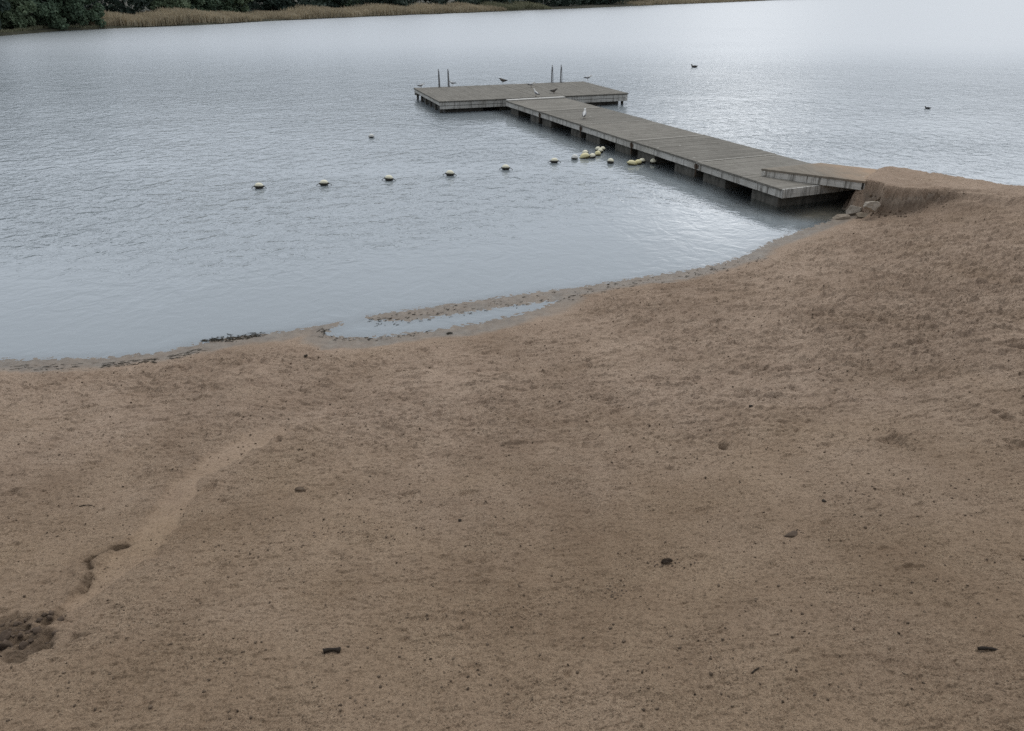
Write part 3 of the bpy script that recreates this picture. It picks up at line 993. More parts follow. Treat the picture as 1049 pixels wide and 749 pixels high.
# ------------------------------------------------------------------ birds
def loft(bm, secs, n=14, mats=None):
    """secs: (x, z, ry, rz, tilt) cross-sections along the body in the xz plane"""
    rings = []
    for i, s in enumerate(secs):
        x, z, ry, rz = s[:4]
        x0, z0 = secs[max(i - 1, 0)][:2]
        x1, z1 = secs[min(i + 1, len(secs) - 1)][:2]
        tx, tz = x1 - x0, z1 - z0
        L = math.hypot(tx, tz)
        nx, nz = -tz / L, tx / L
        rings.append([bm.verts.new((x + nx * rz * math.sin(2 * PI * k / n), ry * math.cos(2 * PI * k / n), z + nz * rz * math.sin(2 * PI * k / n))) for k in range(n)])
    for i, (a, b) in enumerate(zip(rings, rings[1:])):
        for k in range(n):
            f = bm.faces.new((a[k], a[(k + 1) % n], b[(k + 1) % n], b[k]))
            f.material_index = mats(i, k, n) if mats else 0
    bm.faces.new(rings[0][::-1])
    bm.faces.new(rings[-1])


def wing(bm, y, pts, mat, tip):
    """folded wing: flat loft hugging the side; pts (x, z, half height, outward)"""
    rings = []
    s = 1 if y > 0 else -1
    n = 10
    for (x, z, h, o) in pts:
        rings.append([bm.verts.new((x, s * (o + 0.014 * math.cos(2 * PI * k / n)), z + h * math.sin(2 * PI * k / n))) for k in range(n)])
    for i, (a, b) in enumerate(zip(rings, rings[1:])):
        for k in range(n):
            f = bm.faces.new((a[k], a[(k + 1) % n], b[(k + 1) % n], b[k]))
            f.material_index = tip if i >= len(rings) - 3 else mat
    bm.faces.new(rings[0][::-1])
    bm.faces.new(rings[-1])


def gull_mesh(pose):
    """standing gull facing +x, feet at z=0; material slots: body, wing, tip, bill, leg"""
    bm = bmesh.new()
    if pose == 'upright':
        body = [(-0.235, 0.098, 0.012, 0.005), (-0.19, 0.112, 0.030, 0.010), (-0.13, 0.130, 0.042, 0.028), (-0.07, 0.152, 0.056, 0.050), (0.0, 0.186, 0.063, 0.062),
                (0.055, 0.228, 0.055, 0.056), (0.085, 0.270, 0.040, 0.041), (0.100, 0.305, 0.033, 0.034), (0.113, 0.332, 0.035, 0.034), (0.138, 0.347, 0.031, 0.030),
                (0.162, 0.345, 0.018, 0.018), (0.172, 0.342, 0.009, 0.011), (0.200, 0.336, 0.007, 0.009), (0.215, 0.329, 0.003, 0.004)]
        wp = [(0.05, 0.225, 0.02, 0.046), (0.02, 0.206, 0.045, 0.056), (-0.05, 0.170, 0.045, 0.056), (-0.13, 0.138, 0.032, 0.044), (-0.20, 0.115, 0.018, 0.026), (-0.245, 0.102, 0.007, 0.012)]
        hip = (0.0, 0.14)
    elif pose == 'level':
        body = [(-0.245, 0.160, 0.012, 0.005), (-0.19, 0.162, 0.032, 0.010), (-0.13, 0.163, 0.045, 0.030), (-0.06, 0.165, 0.058, 0.053), (0.015, 0.172, 0.064, 0.064),
                (0.08, 0.190, 0.054, 0.056), (0.120, 0.222, 0.040, 0.041), (0.142, 0.250, 0.034, 0.034), (0.160, 0.268, 0.035, 0.033), (0.188, 0.274, 0.029, 0.029),
                (0.210, 0.270, 0.017, 0.018), (0.220, 0.267, 0.009, 0.011), (0.250, 0.259, 0.007, 0.009), (0.265, 0.251, 0.003, 0.004)]
        wp = [(0.085, 0.200, 0.02, 0.046), (0.05, 0.188, 0.045, 0.058), (-0.03, 0.178, 0.046, 0.058), (-0.12, 0.172, 0.032, 0.045), (-0.19, 0.170, 0.020, 0.030), (-0.24, 0.171, 0.008, 0.014)]
        hip = (0.01, 0.13)
    else:  # hunched, resting low on short legs
        body = [(-0.225, 0.098, 0.012, 0.005), (-0.17, 0.098, 0.034, 0.012), (-0.11, 0.100, 0.050, 0.036), (-0.04, 0.106, 0.066, 0.062), (0.035, 0.118, 0.071, 0.074),
                (0.09, 0.142, 0.058, 0.062), (0.118, 0.166, 0.045, 0.046), (0.136, 0.184, 0.038, 0.038), (0.152, 0.196, 0.037, 0.034), (0.176, 0.199, 0.030, 0.029),
                (0.198, 0.193, 0.017, 0.018), (0.207, 0.189, 0.009, 0.011), (0.236, 0.180, 0.007, 0.008), (0.25, 0.172, 0.003, 0.004)]
        wp = [(0.09, 0.145, 0.02, 0.052), (0.05, 0.130, 0.050, 0.066), (-0.03, 0.118, 0.052, 0.066), (-0.11, 0.112, 0.036, 0.050), (-0.17, 0.110, 0.022, 0.032), (-0.215, 0.110, 0.010, 0.016)]
        hip = (0.02, 0.07)

    def mi(i, k, n):
        if i >= 10: return 3
        if i < 1: return 2
        return 0
    loft(bm, body, 16, mi)
    for s in (-1, 1):
        wing(bm, s, wp, 1, 2)
    for s in (-1, 1):
        bm_tube(bm, [(hip[0] - 0.02, s * 0.026, hip[1] + 0.03), (hip[0] - 0.012, s * 0.027, hip[1] * 0.55), (hip[0], s * 0.028, 0.012)], [0.013, 0.006, 0.006], 7, True, 4)
        # webbed foot
        c = bm.verts.new((hip[0] - 0.008, s * 0.028, 0.012))
        toes = [bm.verts.new((hip[0] + 0.055, s * 0.028 + dy, 0.003)) for dy in (-0.026, 0.0, 0.026)]
        low = bm.verts.new((hip[0] - 0.008, s * 0.028, 0.001))
        for f in ((c, toes[0], toes[1]), (c, toes[1], toes[2]), (low, toes[1], toes[0]), (low, toes[2], toes[1]), (c, low, toes[0]), (c, toes[2], low)):
            bm.faces.new(f).material_index = 4
    # eyes
    hd = body[9]
    for s in (-1, 1):
        r = bmesh.ops.create_icosphere(bm, subdivisions=1, radius=0.006, matrix=Matrix.Translation((hd[0] + 0.004, s * (hd[2] - 0.003), hd[1] + 0.006)))
        for vv in r['verts']:
            for f in vv.link_faces: f.material_index = 2
    return bm


def gull(label, px, py, pose, rz, dark=False, z=DZ + 0.006, size=1.0, group=None, up=None):
    p = at(px, py, z)
    if dark: mats = [M['gull_dark'], M['gull_dark'], M['gull_black'], M['gull_black'], M['leg']]
    else: mats = [M['gull_white'], M['gull_grey'], M['gull_black'], M['bill'], M['leg']]
    o = from_bm('seagull', gull_mesh(pose), mats, None, True)
    o.location = p
    o.rotation_euler = (0, 0, rz)
    o.scale = (size,) * 3
    tag(o, label, 'seagull', group or 'gulls resting on the jetty')
    return o


gull('upright pale gull standing midway along the walkway deck', 598.5, 121.6, 'upright', math.radians(75))
gull('white gull standing upright just behind the pale threshold strip', 549.0, 99.0, 'upright', math.radians(140), size=0.92)
gull('small white gull in the middle of the platform, farther back than the other white one', 544.0, 89.6, 'level', math.radians(20), size=0.85)
gull('brown mottled gull hunched low near the middle of the platform deck', 567.0, 95.3, 'hunched', math.radians(10), True, size=0.9)
gull('hunched gull at the far left corner of the platform', 431.0, 89.5, 'hunched', math.radians(20), size=0.8)
gull('grey gull resting on the platform edge just right of the left ladder', 463.8, 88.0, 'level', math.radians(185), size=0.8)
gull('dark gull alone on the far platform edge between the two ladders', 515.5, 84.9, 'hunched', math.radians(170), True, size=1.05)
gull('grey gull on the far platform edge right of the right ladder', 602.0, 82.8, 'level', math.radians(5), size=0.95)


def swim_bird(label, cat, name, px, py, size, rz, light):
    bm = bmesh.new()
    body = [(-0.27, 0.085, 0.014, 0.008), (-0.22, 0.070, 0.050, 0.030), (-0.13, 0.055, 0.090, 0.062), (0.0, 0.048, 0.105, 0.075), (0.10, 0.055, 0.090, 0.072),
            (0.155, 0.085, 0.055, 0.055), (0.170, 0.130, 0.034, 0.036), (0.176, 0.165, 0.032, 0.034), (0.195, 0.188, 0.036, 0.034), (0.225, 0.188, 0.028, 0.026),
            (0.246, 0.182, 0.014, 0.012), (0.280, 0.174, 0.010, 0.006), (0.292, 0.170, 0.004, 0.003)]
    loft(bm, body, 16, lambda i, k, n: 2 if i >= 10 else 0)
    for s in (-1, 1):
        wing(bm, s, [(0.08, 0.085, 0.02, 0.070), (0.04, 0.080, 0.045, 0.088), (-0.06, 0.082, 0.045, 0.088), (-0.15, 0.088, 0.028, 0.060), (-0.22, 0.098, 0.014, 0.034), (-0.29, 0.108, 0.005, 0.014)], 1, 1)
    o = from_bm(name, bm, [M['gull_dark' if light else 'gull_black'], M['gull_black'], M['bill' if light else 'gull_white']], None, True)
    p = at(px, py, 0)
    o.location = p
    o.rotation_euler = (0, 0, rz)
    o.scale = (size,) * 3
    tag(o, label, cat)


swim_bird('dark water bird swimming far out on the open lake beyond the walkway', 'duck', 'duck', 711, 69, 0.98, math.radians(185), True)
swim_bird('small black water bird floating on the right of the lake', 'coot', 'coot', 950, 111.5, 0.55, math.radians(150), False)


# ------------------------------------------------------------------ rocks, clods and litter
def rock_bm(sx, sy, sz, seed, sub=3, rough=0.28):
    bm = bmesh.new()
    bmesh.ops.create_icosphere(bm, subdivisions=sub, radius=1.0)
    r = random.Random(seed)
    cuts = [(Vector((r.gauss(0, 1), r.gauss(0, 1), r.gauss(0, 1))).normalized(), r.uniform(0.48, 0.82)) for _ in range(11)]
    off = r.uniform(0, 50)
    from mathutils import noise as mn
    for v in bm.verts:
        for nrm, dd in cuts:
            e = v.co.dot(nrm) - dd
            if e > 0: v.co -= nrm * e * 0.97
        v.co *= 1 + rough * 0.5 * mn.fractal(v.co * 1.7 + Vector((off, 0, 0)), 1.0, 2.0, 4)
        v.co = Vector((v.co.x * sx, v.co.y * sy, v.co.z * sz))
    return bm


def rock(label, px, py, sx, sy, sz, seed, mat, sink=0.35, rz=0.0, cat='rock', name='rock', group='rocks at the foot of the sand bank'):
    p = place_g(px, py)
    o = from_bm(name, rock_bm(sx * 1.15, sy * 1.15, sz * 1.15, seed, 4, 0.22), mat, None, False)
    o.location = (p.x, p.y, p.z + sz * (1 - 2 * sink) * 0.8)
    o.rotation_euler = (0, 0, rz)
    tag(o, label, cat, group)
    return o


rock('palest rounded rock, rightmost of the pair below the ramp end', 893, 213, 0.17, 0.14, 0.12, 3, M['rock'], 0.25)
rock('squarish pale rock at the water corner under the ramp end', 875, 219, 0.19, 0.15, 0.17, 8, M['rock'], 0.25, 0.5)
rock('long low flat rock lying in front of the squarish pale one', 884, 222, 0.30, 0.12, 0.07, 12, M['rock2'], 0.3, 0.35)
rock('low brown rock at the waterline left of the squarish one', 862, 223.5, 0.22, 0.12, 0.08, 17, M['rock2'], 0.35, 0.25)

def scatter_chunks(name, pts, mat, sub=1, seed=1, flat=0.65, rough=0.6):
    """one mesh of many small irregular lumps: pts (x, y, z, r)"""
    r = random.Random(seed)
    protos = []
    for k in range(7):
        b = rock_bm(1, r.uniform(0.6, 1.0), flat * r.uniform(0.7, 1.1), seed * 100 + k, sub, rough)
        b.verts.ensure_lookup_table()
        protos.append((np.array([v.co[:] for v in b.verts]), np.array([[v.index for v in f.verts] for f in b.faces])))
        b.free()
    V, Fc, n = [], [], 0
    for (x, y, z, s) in pts:
        pv, pf = protos[r.randrange(7)]
        a = r.uniform(0, 2 * PI)
        R = np.array((Matrix.Rotation(a, 3, 'Z') @ Matrix.Rotation(r.gauss(0, 0.5), 3, 'X') @ Matrix.Rotation(r.gauss(0, 0.5), 3, 'Y')))
        V.append(pv @ R.T * s + np.array([x, y, z]))
        Fc.append(pf + n)
        n += len(pv)
    return from_arrays(name, np.concatenate(V), np.concatenate(Fc), mat, smooth=True)


# loose grit on the sand
N = 15000
gy = 2.7 + 14 * rng.random(N) ** 1.3
gx = rng.uniform(-1, 1, N) * (0.76 * gy + 1.0)
clump = sstep(-0.15, 0.5, fbm(gx * 0.9, gy * 0.9, 3, 151))
keep = rng.random(N) < 0.25 + 0.75 * clump
gx, gy = gx[keep], gy[keep]
gz, _ = terrain(gx, gy)
_, gd, _ = base_height(gx, gy)
gr_ = (0.004 + 0.012 * rng.random(len(gx)) ** 3) * (0.8 + 0.05 * gy)
ok = gd > 0.5
o = scatter_chunks('beach_grit', [(x, y, z + r * 0.2, r) for x, y, z, r, k in zip(gx, gy, gz, gr_, ok) if k], M['crumb'], 1, 3)
tag(o, 'small sand crumbs and grit scattered over the dry beach', 'grit', kind='stuff')

# damp dark clods of the washed-out hollow in the lower left corner
pts = []
for _ in range(80):
    a = random.uniform(0, 2 * PI)
    q = random.random() ** 0.6
    x = soil_c.x + math.cos(a) * q * 0.30 - 0.02
    y = soil_c.y + math.sin(a) * q * 0.27
    r = (0.008 + 0.045 * random.random() ** 2.2) * (1 - 0.4 * q)
    pts.append((x, y, ground_z(x, y) + r * 0.25, r))
o = scatter_chunks('damp_clods', pts, M['clod'], 2, 5, 0.8, 1.1)
tag(o, 'heap of damp dark soil clods in the washed out hollow', 'soil', kind='stuff')

# crumbs under the eroded scarp
pts = []
for _ in range(80):
    s = random.random() ** 1.6
    k = min(int(s * (len(scarp) - 1)), len(scarp) - 2)
    p = scarp[k].lerp(scarp[k + 1], s * (len(scarp) - 1) - k)
    x = p.x + random.gauss(-0.05, 0.10)
    y = p.y + random.gauss(-0.16, 0.10)
    r = random.uniform(0.015, 0.055) * (1.1 - 0.6 * s)
    pts.append((x, y, ground_z(x, y) + r * 0.2, r))
o = scatter_chunks('scarp_crumbs', pts, M['crumb'], 2, 7, 0.7)
tag(o, 'crumbled lumps of sand fallen below the eroded bank', 'sand lumps', kind='stuff')

# strand line of weed bits along the water
def strand_points(n, lo, hi, seglist):
    out = []
    for _ in range(n):
        k = random.choice(seglist)
        a, b = front[k], front[k + 1]
        t = random.random()
        p = a.lerp(b, t)
        d = (b - a).normalized()
        nrm = Vector((d.y, -d.x))
        off = random.uniform(lo, hi)
        out.append((p + nrm * off, math.atan2(d.y, d.x) + random.gauss(0, 0.35)))
    return out


def wrack(name, label, items):
    V, Fc, n = [], [], 0
    for (p, ang, L, w) in items:
        z = max(ground_z(p.x, p.y), 0.0) + 0.006
        dx, dy = math.cos(ang), math.sin(ang)
        m = random.uniform(-0.3, 0.3) * L
        prof = [(-0.5 * L, 0, 0.25 * w), (-0.15 * L, m * 0.3, w), (0.2 * L, m * 0.5, w * 0.8), (0.5 * L, m, 0.2 * w)]
        base = n
        for (s, q, ww) in prof:
            cx, cy = p.x + dx * s - dy * q, p.y + dy * s + dx * q
            for (sy, sz) in ((-1, 0), (0, 1), (1, 0)):
                V.append((cx - dy * ww * sy, cy + dx * ww * sy, z + sz * w * 0.9))
                n += 1
        for k in range(3):
            for j in range(2):
                a = base + k * 3 + j
                Fc.append((a, a + 1, a + 4, a + 3))
    o = from_arrays(name, V, Fc, M['weed'], smooth=True)
    tag(o, label, 'weed', kind='stuff')


items = []
for p, a in strand_points(240, 0.22, 0.46, [1, 2, 3, 4, 5, 5, 5, 6, 6]):
    if p.x < -12: continue
    items.append((p, a, random.uniform(0.02, 0.10), random.uniform(0.002, 0.006)))
for p, a in strand_points(90, 0.0, 0.16, [13, 14, 15, 16]):
    items.append((p, a, random.uniform(0.015, 0.07), random.uniform(0.002, 0.007)))
for p, a in strand_points(220, 0.10, 0.6, [27, 28, 29, 30, 31, 32, 33, 34]):
    items.append((p, a, random.uniform(0.02, 0.09), random.uniform(0.003, 0.008)))
wrack('strand_weed', 'thin broken line of dark weed scraps along the water edge', items)
items = []
for k in range(150):
    t = random.betavariate(1.6, 1.8)
    px = 205 + 68 * t
    py = 348.5 - 6.5 * t + random.gauss(0, 2.0) * (1 - abs(t - .5))
    p = at(px, py, 0.02).to_2d()
    items.append((p, random.gauss(0.35, 0.5), random.uniform(0.02, 0.10), random.uniform(0.003, 0.009)))
wrack('weed_heap', 'dark heap of washed up weed on the tip of the wet sand', items)


def litter(name, label, cat, px, py, bm, mat, rz=0.0, lift=0.004, group=None):
    p = place_g(px, py)
    o = from_bm(name, bm, mat, None, True)
    o.location = (p.x, p.y, p.z + lift)
    o.rotation_euler = (0, 0, rz)
    tag(o, label, cat, group)
    return o


def stick_bm(L, r, bend=0.2, knob=True):
    bm = bmesh.new()
    pts, rad = [], []
    for k in range(9):
        t = k / 8
        pts.append((L * (t - 0.5), bend * L * math.sin(PI * t), r * 0.7 + 0.25 * r * math.sin(5 * t)))
        rad.append(r * (1.0 + (0.75 * (abs(t - 0.5) * 2) ** 3 if knob else -0.4 * t) + random.uniform(-0.12, 0.12)))
    bm_tube(bm, pts, rad, 9)
    return bm


def leaf_bm(L, W, curl):
    bm = bmesh.new()
    rows = []
    for i in range(9):
        t = i / 8
        w = W * math.sin(PI * min(1, t * 0.96 + 0.03)) ** 0.8 * (1 + 0.15 * math.sin(9 * t))
        rows.append([bm.verts.new((L * (t - 0.5), w * s, curl * (s * s) + 0.25 * curl * math.sin(PI * t))) for s in (-1, -0.5, 0, 0.5, 1)])
    for a, b in zip(rows, rows[1:]):
        for k in range(4): bm.faces.new((a[k], a[k + 1], b[k + 1], b[k]))
    geom = bm.faces[:]
    r = bmesh.ops.solidify(bm, geom=geom, thickness=0.002)
    return bm


litter('bark_piece', 'black bone shaped piece of bark on the bottom left sand', 'bark', 340, 668, stick_bm(0.095, 0.011, 0.08), M['bark'], 0.15)
litter('dead_leaf', 'curled dark leaf lying in a scuff right of the beach centre', 'leaf', 683, 577, leaf_bm(0.085, 0.024, 0.018), M['leaf_dry'], 0.2)
litter('bark_piece', 'broken dark bark scrap near the right edge of the lower beach', 'bark', 1013, 667, stick_bm(0.115, 0.011, 0.05, False), M['bark'], -0.1)
litter('sand_clod', 'triangular grey clod standing proud on the left half of the beach', 'clod', 308, 502.5, rock_bm(0.055, 0.030, 0.034, 31), M['crumb'], 0.0, 0.006)
litter('sand_clod', 'cracked dark clod on the right half of the beach', 'clod', 810, 549, rock_bm(0.075, 0.042, 0.024, 36), M['clod'], 0.3, 0.004)
litter('pebble', 'dark pebble on the sand just below the wet tongue', 'pebble', 313, 365, rock_bm(0.035, 0.03, 0.026, 41), M['weed'])
litter('pebble', 'dark pebble in the open left of the beach centre line', 'pebble', 471, 534, rock_bm(0.020, 0.017, 0.014, 43), M['bark'])
litter('pebble', 'dark pebble on the upper right beach below the walkway bend', 'pebble', 769, 417, rock_bm(0.030, 0.024, 0.02, 47), M['bark'])
litter('pebble', 'dark pebble on the right beach above the cracked clod', 'pebble', 844, 514, rock_bm(0.022, 0.020, 0.016, 49), M['bark'])
litter('weed_clump', 'small dark weed clump by the right end of the shallow pool', 'weed', 461, 341.5, rock_bm(0.065, 0.03, 0.016, 53), M['weed'], 0.3)
litter('twig', 'thin twig lying aslant on the lower right sand', 'twig', 776, 687, stick_bm(0.09, 0.0045, 0.06, False), M['bark'], 0.55)
litter('twig', 'thin twig lying level on the far left sand', 'twig', 88, 519, stick_bm(0.11, 0.005, 0.10, False), M['bark'], 0.2)
# crumbs round the leaf and the dark scuff left of it
pts = []
for (px, py, sx, sy, n) in ((672, 577, 12, 3, 14), (700, 576, 14, 4, 10), (632, 604, 8, 8, 26), (627, 612, 10, 8, 16), (812, 546, 12, 5, 14), (380, 540, 20, 12, 26), (340, 545, 26, 10, 16)):
    for _ in range(n):
        p = place_g(px + random.gauss(0, sx * 0.6), py + random.gauss(0, sy * 0.6))
        r = random.uniform(0.004, 0.013)
        pts.append((p.x, p.y, p.z + r * 0.2, r))
o = scatter_chunks('dark_crumbs', pts, M['clod'], 2, 9, 0.7)
tag(o, 'dark crumbs of damp sand kicked up in scuffed patches', 'crumbs', kind='stuff')

# ------------------------------------------------------------------ far shore
fs_px = [(0, 37), (60, 32), (120, 29), (200, 26), (270, 22), (330, 19), (400, 16), (480, 13), (560, 10), (680, 5), (800, 0)]
fs = [Vector((-160, 40)), Vector((-95, 72)), Vector((-70, 88))] + [at(px, py, 0).to_2d() for px, py in fs_px] + [Vector((260, 560)), Vector((520, 760))]
inl = Vector((-0.72, 0.69))


def far_land():
    V, Fc = [], []
    offs = [(-3.0, -0.6), (-0.35, -0.12), (0.0, 0.02), (0.15, 0.22), (1.5, 0.35), (8, 0.55), (60, 2.2), (700, 16)]
    P = []
    for a, b in zip(fs, fs[1:]):
        n = max(2, int((b - a).length / 3)) if (b - a).length < 170 else 20
        P += [a.lerp(b, i / n) for i in range(n)]
    P.append(fs[-1])
    for i, p in enumerate(P):
        w = 0.7 * float(perlin(np.array([i * 0.31]), np.array([2.2]))[0])
        for o_, z in offs:
            q = p + inl * (o_ + w)
            V.append((q.x, q.y, z))
    k = len(offs)
    for i in range(len(P) - 1):
        for j in range(k - 1):
            a = i * k + j
            Fc.append((a, a + 1, a + k + 1, a + k))
    o = from_arrays('far_shore', V, Fc, M['bank'], smooth=True)
    tag(o, kind='structure')


far_land()


def reed_bed(name, label, pts, depth, hgt, n, mat, taper=True):
    """blades over a strip that follows the shore; pts (px, py) of its water edge"""
    W = [at(px, py, 0).to_2d() for px, py in pts]
    seg = [(b - a).length for a, b in zip(W, W[1:])]
    tot = sum(seg)
    s = rng.random(n) * tot
    V = np.empty((n * 6, 3))
    Fc = np.empty((n * 2, 4), np.int32)
    u = rng.random(n) ** 1.3 * depth
    for i in range(n):
        t = s[i]
        k = 0
        while k < len(seg) - 1 and t > seg[k]:
            t -= seg[k]
            k += 1
        p = W[k].lerp(W[k + 1], t / seg[k]) + inl * (u[i] + 0.4 * math.sin(s[i] * 0.5) + 0.2)
        e = 1.0
        if taper: e = min(1, 0.35 + 4.0 * min(s[i], tot - s[i]) / tot + 0.1)
        clumpy = 0.82 + 0.18 * math.sin(s[i] * 0.43 + 1.3 * math.sin(s[i] * 0.11)) + 0.06 * math.sin(s[i] * 1.9)
        h = hgt * e * clumpy * random.uniform(0.72, 1.08) * (0.80 + 0.2 * min(1, u[i] / 1.5))
        a = random.uniform(0, PI)
        w = random.uniform(0.03, 0.065)
        lx, ly = random.gauss(0, 0.16) * h, random.gauss(0, 0.10) * h
        dx, dy = math.cos(a) * w, math.sin(a) * w
        z0 = 0.1 + 0.03 * u[i]
        V[i * 6:i * 6 + 6] = [(p.x - dx, p.y - dy, z0), (p.x + dx, p.y + dy, z0),
                              (p.x - dx + lx * .4, p.y - dy + ly * .4, z0 + h * .6), (p.x + dx + lx * .4, p.y + dy + ly * .4, z0 + h * .6),
                              (p.x - dx * .3 + lx, p.y - dy * .3 + ly, z0 + h), (p.x + dx * .3 + lx, p.y + dy * .3 + ly, z0 + h * 0.97)]
        b = i * 6
        Fc[i * 2] = (b, b + 1, b + 3, b + 2)
        Fc[i * 2 + 1] = (b + 2, b + 3, b + 5, b + 4)
    o = from_arrays(name, V, Fc, mat)
    tag(o, label, 'reeds', kind='stuff')


reed_bed('bank_reeds', 'low sparse reeds and grass under the trees at the far left bank', [(-40, 40), (0, 36.5), (60, 31.5), (110, 29.5)], 1.6, 0.75, 2600, M['reed2'], False)
reed_bed('reed_bed', 'broad tan reed bed below the bushes on the left far shore', [(98, 30), (120, 29), (200, 26), (270, 22.2)], 9.0, 1.95, 12000, M['reed'])
reed_bed('reed_bed', 'long tan reed bed along the middle of the far shore', [(268, 22), (330, 19.3), (400, 16.2), (480, 13.2), (520, 11.5)], 8.0, 1.9, 15000, M['reed'])
reed_bed('reed_bed', 'olive green reed clump at the right end of the middle reed bed', [(508, 12), (530, 11), (566, 9.8)], 7.0, 1.9, 6000, M['reed2'])
reed_bed('reed_bed', 'farthest tan reed bed at the top beside the open lake', [(655, 6.2), (680, 5), (740, 2.8), (800, 0)], 10.0, 2.4, 11000, M['reed'])


def leaf_cloud(centers, n_per, size):
    """leaf quads over a set of clump spheres (c, r)"""
    V = []
    for c, r, k in centers:
        n = int(n_per * k)
        d = rng.normal(size=(n, 3))
        d /= np.linalg.norm(d, axis=1)[:, None]
        rad = r * (0.45 + 0.62 * rng.random((n, 1)) ** 0.6)
        p = np.array(c) + d * rad * np.array([1, 1, 0.8])
        a = rng.normal(size=(n, 3))
        a /= np.linalg.norm(a, axis=1)[:, None]
        b = np.cross(a, rng.normal(size=(n, 3)))
        b /= np.linalg.norm(b, axis=1)[:, None]
        s = size * rng.uniform(0.6, 1.3, (n, 1))
        V.append(np.stack([p - a * s, p + b * s * 0.55, p + a * s, p - b * s * 0.55], 1).reshape(-1, 3))
    V = np.concatenate(V)
    F_ = np.arange(len(V), dtype=np.int32).reshape(-1, 4)
    return V, F_


def tree(label, px, py, off, h, w, mat, kind='tree', name='broadleaf_tree', low=0.3, n=64, size=0.25, npl=120, cat='tree'):
    g = at(px, py, 0).to_2d() + inl * off
    base = Vector((g.x, g.y, 0.3 + 0.02 * off))
    t = thing(name, label, cat, base, random.uniform(0, 6.28), 'trees on the far shore')
    bm = bmesh.new()
    tips = []
    top = Vector((random.uniform(-.5, .5), random.uniform(-.5, .5), h * 0.85))
    bm_tube(bm, [(0, 0, -0.4), (0.05, 0, h * 0.12), (top.x * 0.5, top.y * 0.5, h * 0.5), top], [0.026 * h, 0.020 * h, 0.012 * h, 0.004 * h], 8)
    cl = []
    for k in range(n):
        zf = random.uniform(low, h - 0.6)
        f = zf / h
        rw = w * (0.55 + 0.45 * math.sin(PI * min(1, 0.18 + 0.8 * f))) * math.sqrt(max(0.06, 1 - max(0, f - 0.55) ** 2 / 0.21))
        a = random.uniform(0, 2 * PI)
        q = math.sqrt(random.random())
        c = Vector((math.cos(a) * rw * q, math.sin(a) * rw * q, zf))
        cl.append((c, random.uniform(0.13, 0.26) * w + 0.18, 1.0))
        if k % 3 == 0:
            s = Vector((top.x * f * 0.5, top.y * f * 0.5, max(0.1, zf * 0.72)))
            bm_tube(bm, [s, s.lerp(c, 0.55) + Vector((0, 0, 0.1 * h * (1 - f) * 0.3)), c], [0.008 * h, 0.005 * h, 0.002 * h], 6)
    from_bm('trunk', bm, M['trunk'], t, True)
    V, F_ = leaf_cloud(cl, npl, size)
    from_arrays('crown', V, F_, mat, t)
    return t


tree('tall dark bushy tree at the left edge of the far shore', -12, 37, 2.5, 11, 3.2, M['leafC'])
tree('paler round bush in front of the dark tree at far left', 24, 34, 1.6, 5.2, 2.2, M['leafB'], name='waterside_bush', cat='bush')
tree('broad mid green tree second from left on the far shore', 45, 33, 3.2, 10, 3.2, M['leafA'])
tree('dense green tree standing over the bank left of the reeds', 72, 31.5, 3.0, 11, 3.4, M['leafA'])
tree('dark green tree just left of the first reed bed', 96, 30.5, 3.4, 10, 2.9, M['leafA'])
tree('round light green bush behind the first reed bed', 201, 24.5, 9.5, 6.5, 3.2, M['leafB'], name='waterside_bush', cat='bush')
tree('green bushy tree right of the light bush behind the reeds', 226, 23.5, 10.5, 9, 3.4, M['leafA'])
tree('dense green tree over the right end of the first reed bed', 252, 21.5, 10.5, 10, 3.6, M['leafA'])
tree('small green tree at the gap between the two long reed beds', 274, 20.5, 11, 8, 3.0, M['leafB'])
tree('dark round tree behind the left of the long reed bed', 318, 17.5, 12, 11, 4.2, M['leafC'])
tree('dark green tree behind the middle of the long reed bed', 378, 15, 12, 12, 4.6, M['leafA'])
tree('dark tree behind the right of the long reed bed', 450, 12.5, 13, 13, 5.0, M['leafC'])
tree('mid green tree behind the olive reed clump', 520, 10.5, 13, 13, 5.2, M['leafA'])
tree('dark tree on the bare bank right of the olive reeds', 590, 8.2, 5, 12, 5.5, M['leafC'])
tree('last dark tree before the farthest reed bed', 640, 6.5, 6, 12, 5.5, M['leafC'])


def far_wood():
    cl = []
    for a, b in zip(fs, fs[1:]):
        L = (b - a).length
        n = int(min(L, 420) / 0.33)
        for i in range(n):
            p = a.lerp(b, random.random())
            dens = 1.0
            off = random.uniform(6 if p.x < -64 or p.x > -5 else 15, 30)
            if -64 < p.x < -5: off = random.uniform(16, 30)
            if p.x > 0: off = random.uniform(5, 22)
            if p.x > 55: off = random.uniform(16, 34)
            q = p + inl * off
            z = random.random() ** 1.25 * 11 + 0.5
            cl.append((Vector((q.x, q.y, z)), random.uniform(1.3, 2.6), random.uniform(0.7, 1.2)))
    V, F_ = leaf_cloud(cl, 130, 0.46)
    o = from_arrays('far_wood', V, F_, M['leafC'])
    tag(o, 'dark mass of woodland behind the reeds along the far shore', 'wood', kind='stuff')


far_wood()

# ------------------------------------------------------------------ light, sky, camera
SUN_EL, SUN_AZ = math.radians(60), math.radians(22)      # azimuth measured right of the view direction
sd = Vector((math.sin(SUN_AZ) * math.cos(SUN_EL), math.cos(SUN_AZ) * math.cos(SUN_EL), math.sin(SUN_EL)))
sl = bpy.data.lights.new('sun', 'SUN')
sl.energy = 0.7
sl.angle = math.radians(40)
sl.color = (1.0, 0.955, 0.89)
so = bpy.data.objects.new('sun', sl)
COL.objects.link(so)
so.rotation_euler = (-sd).to_track_quat('-Z', 'Y').to_euler()

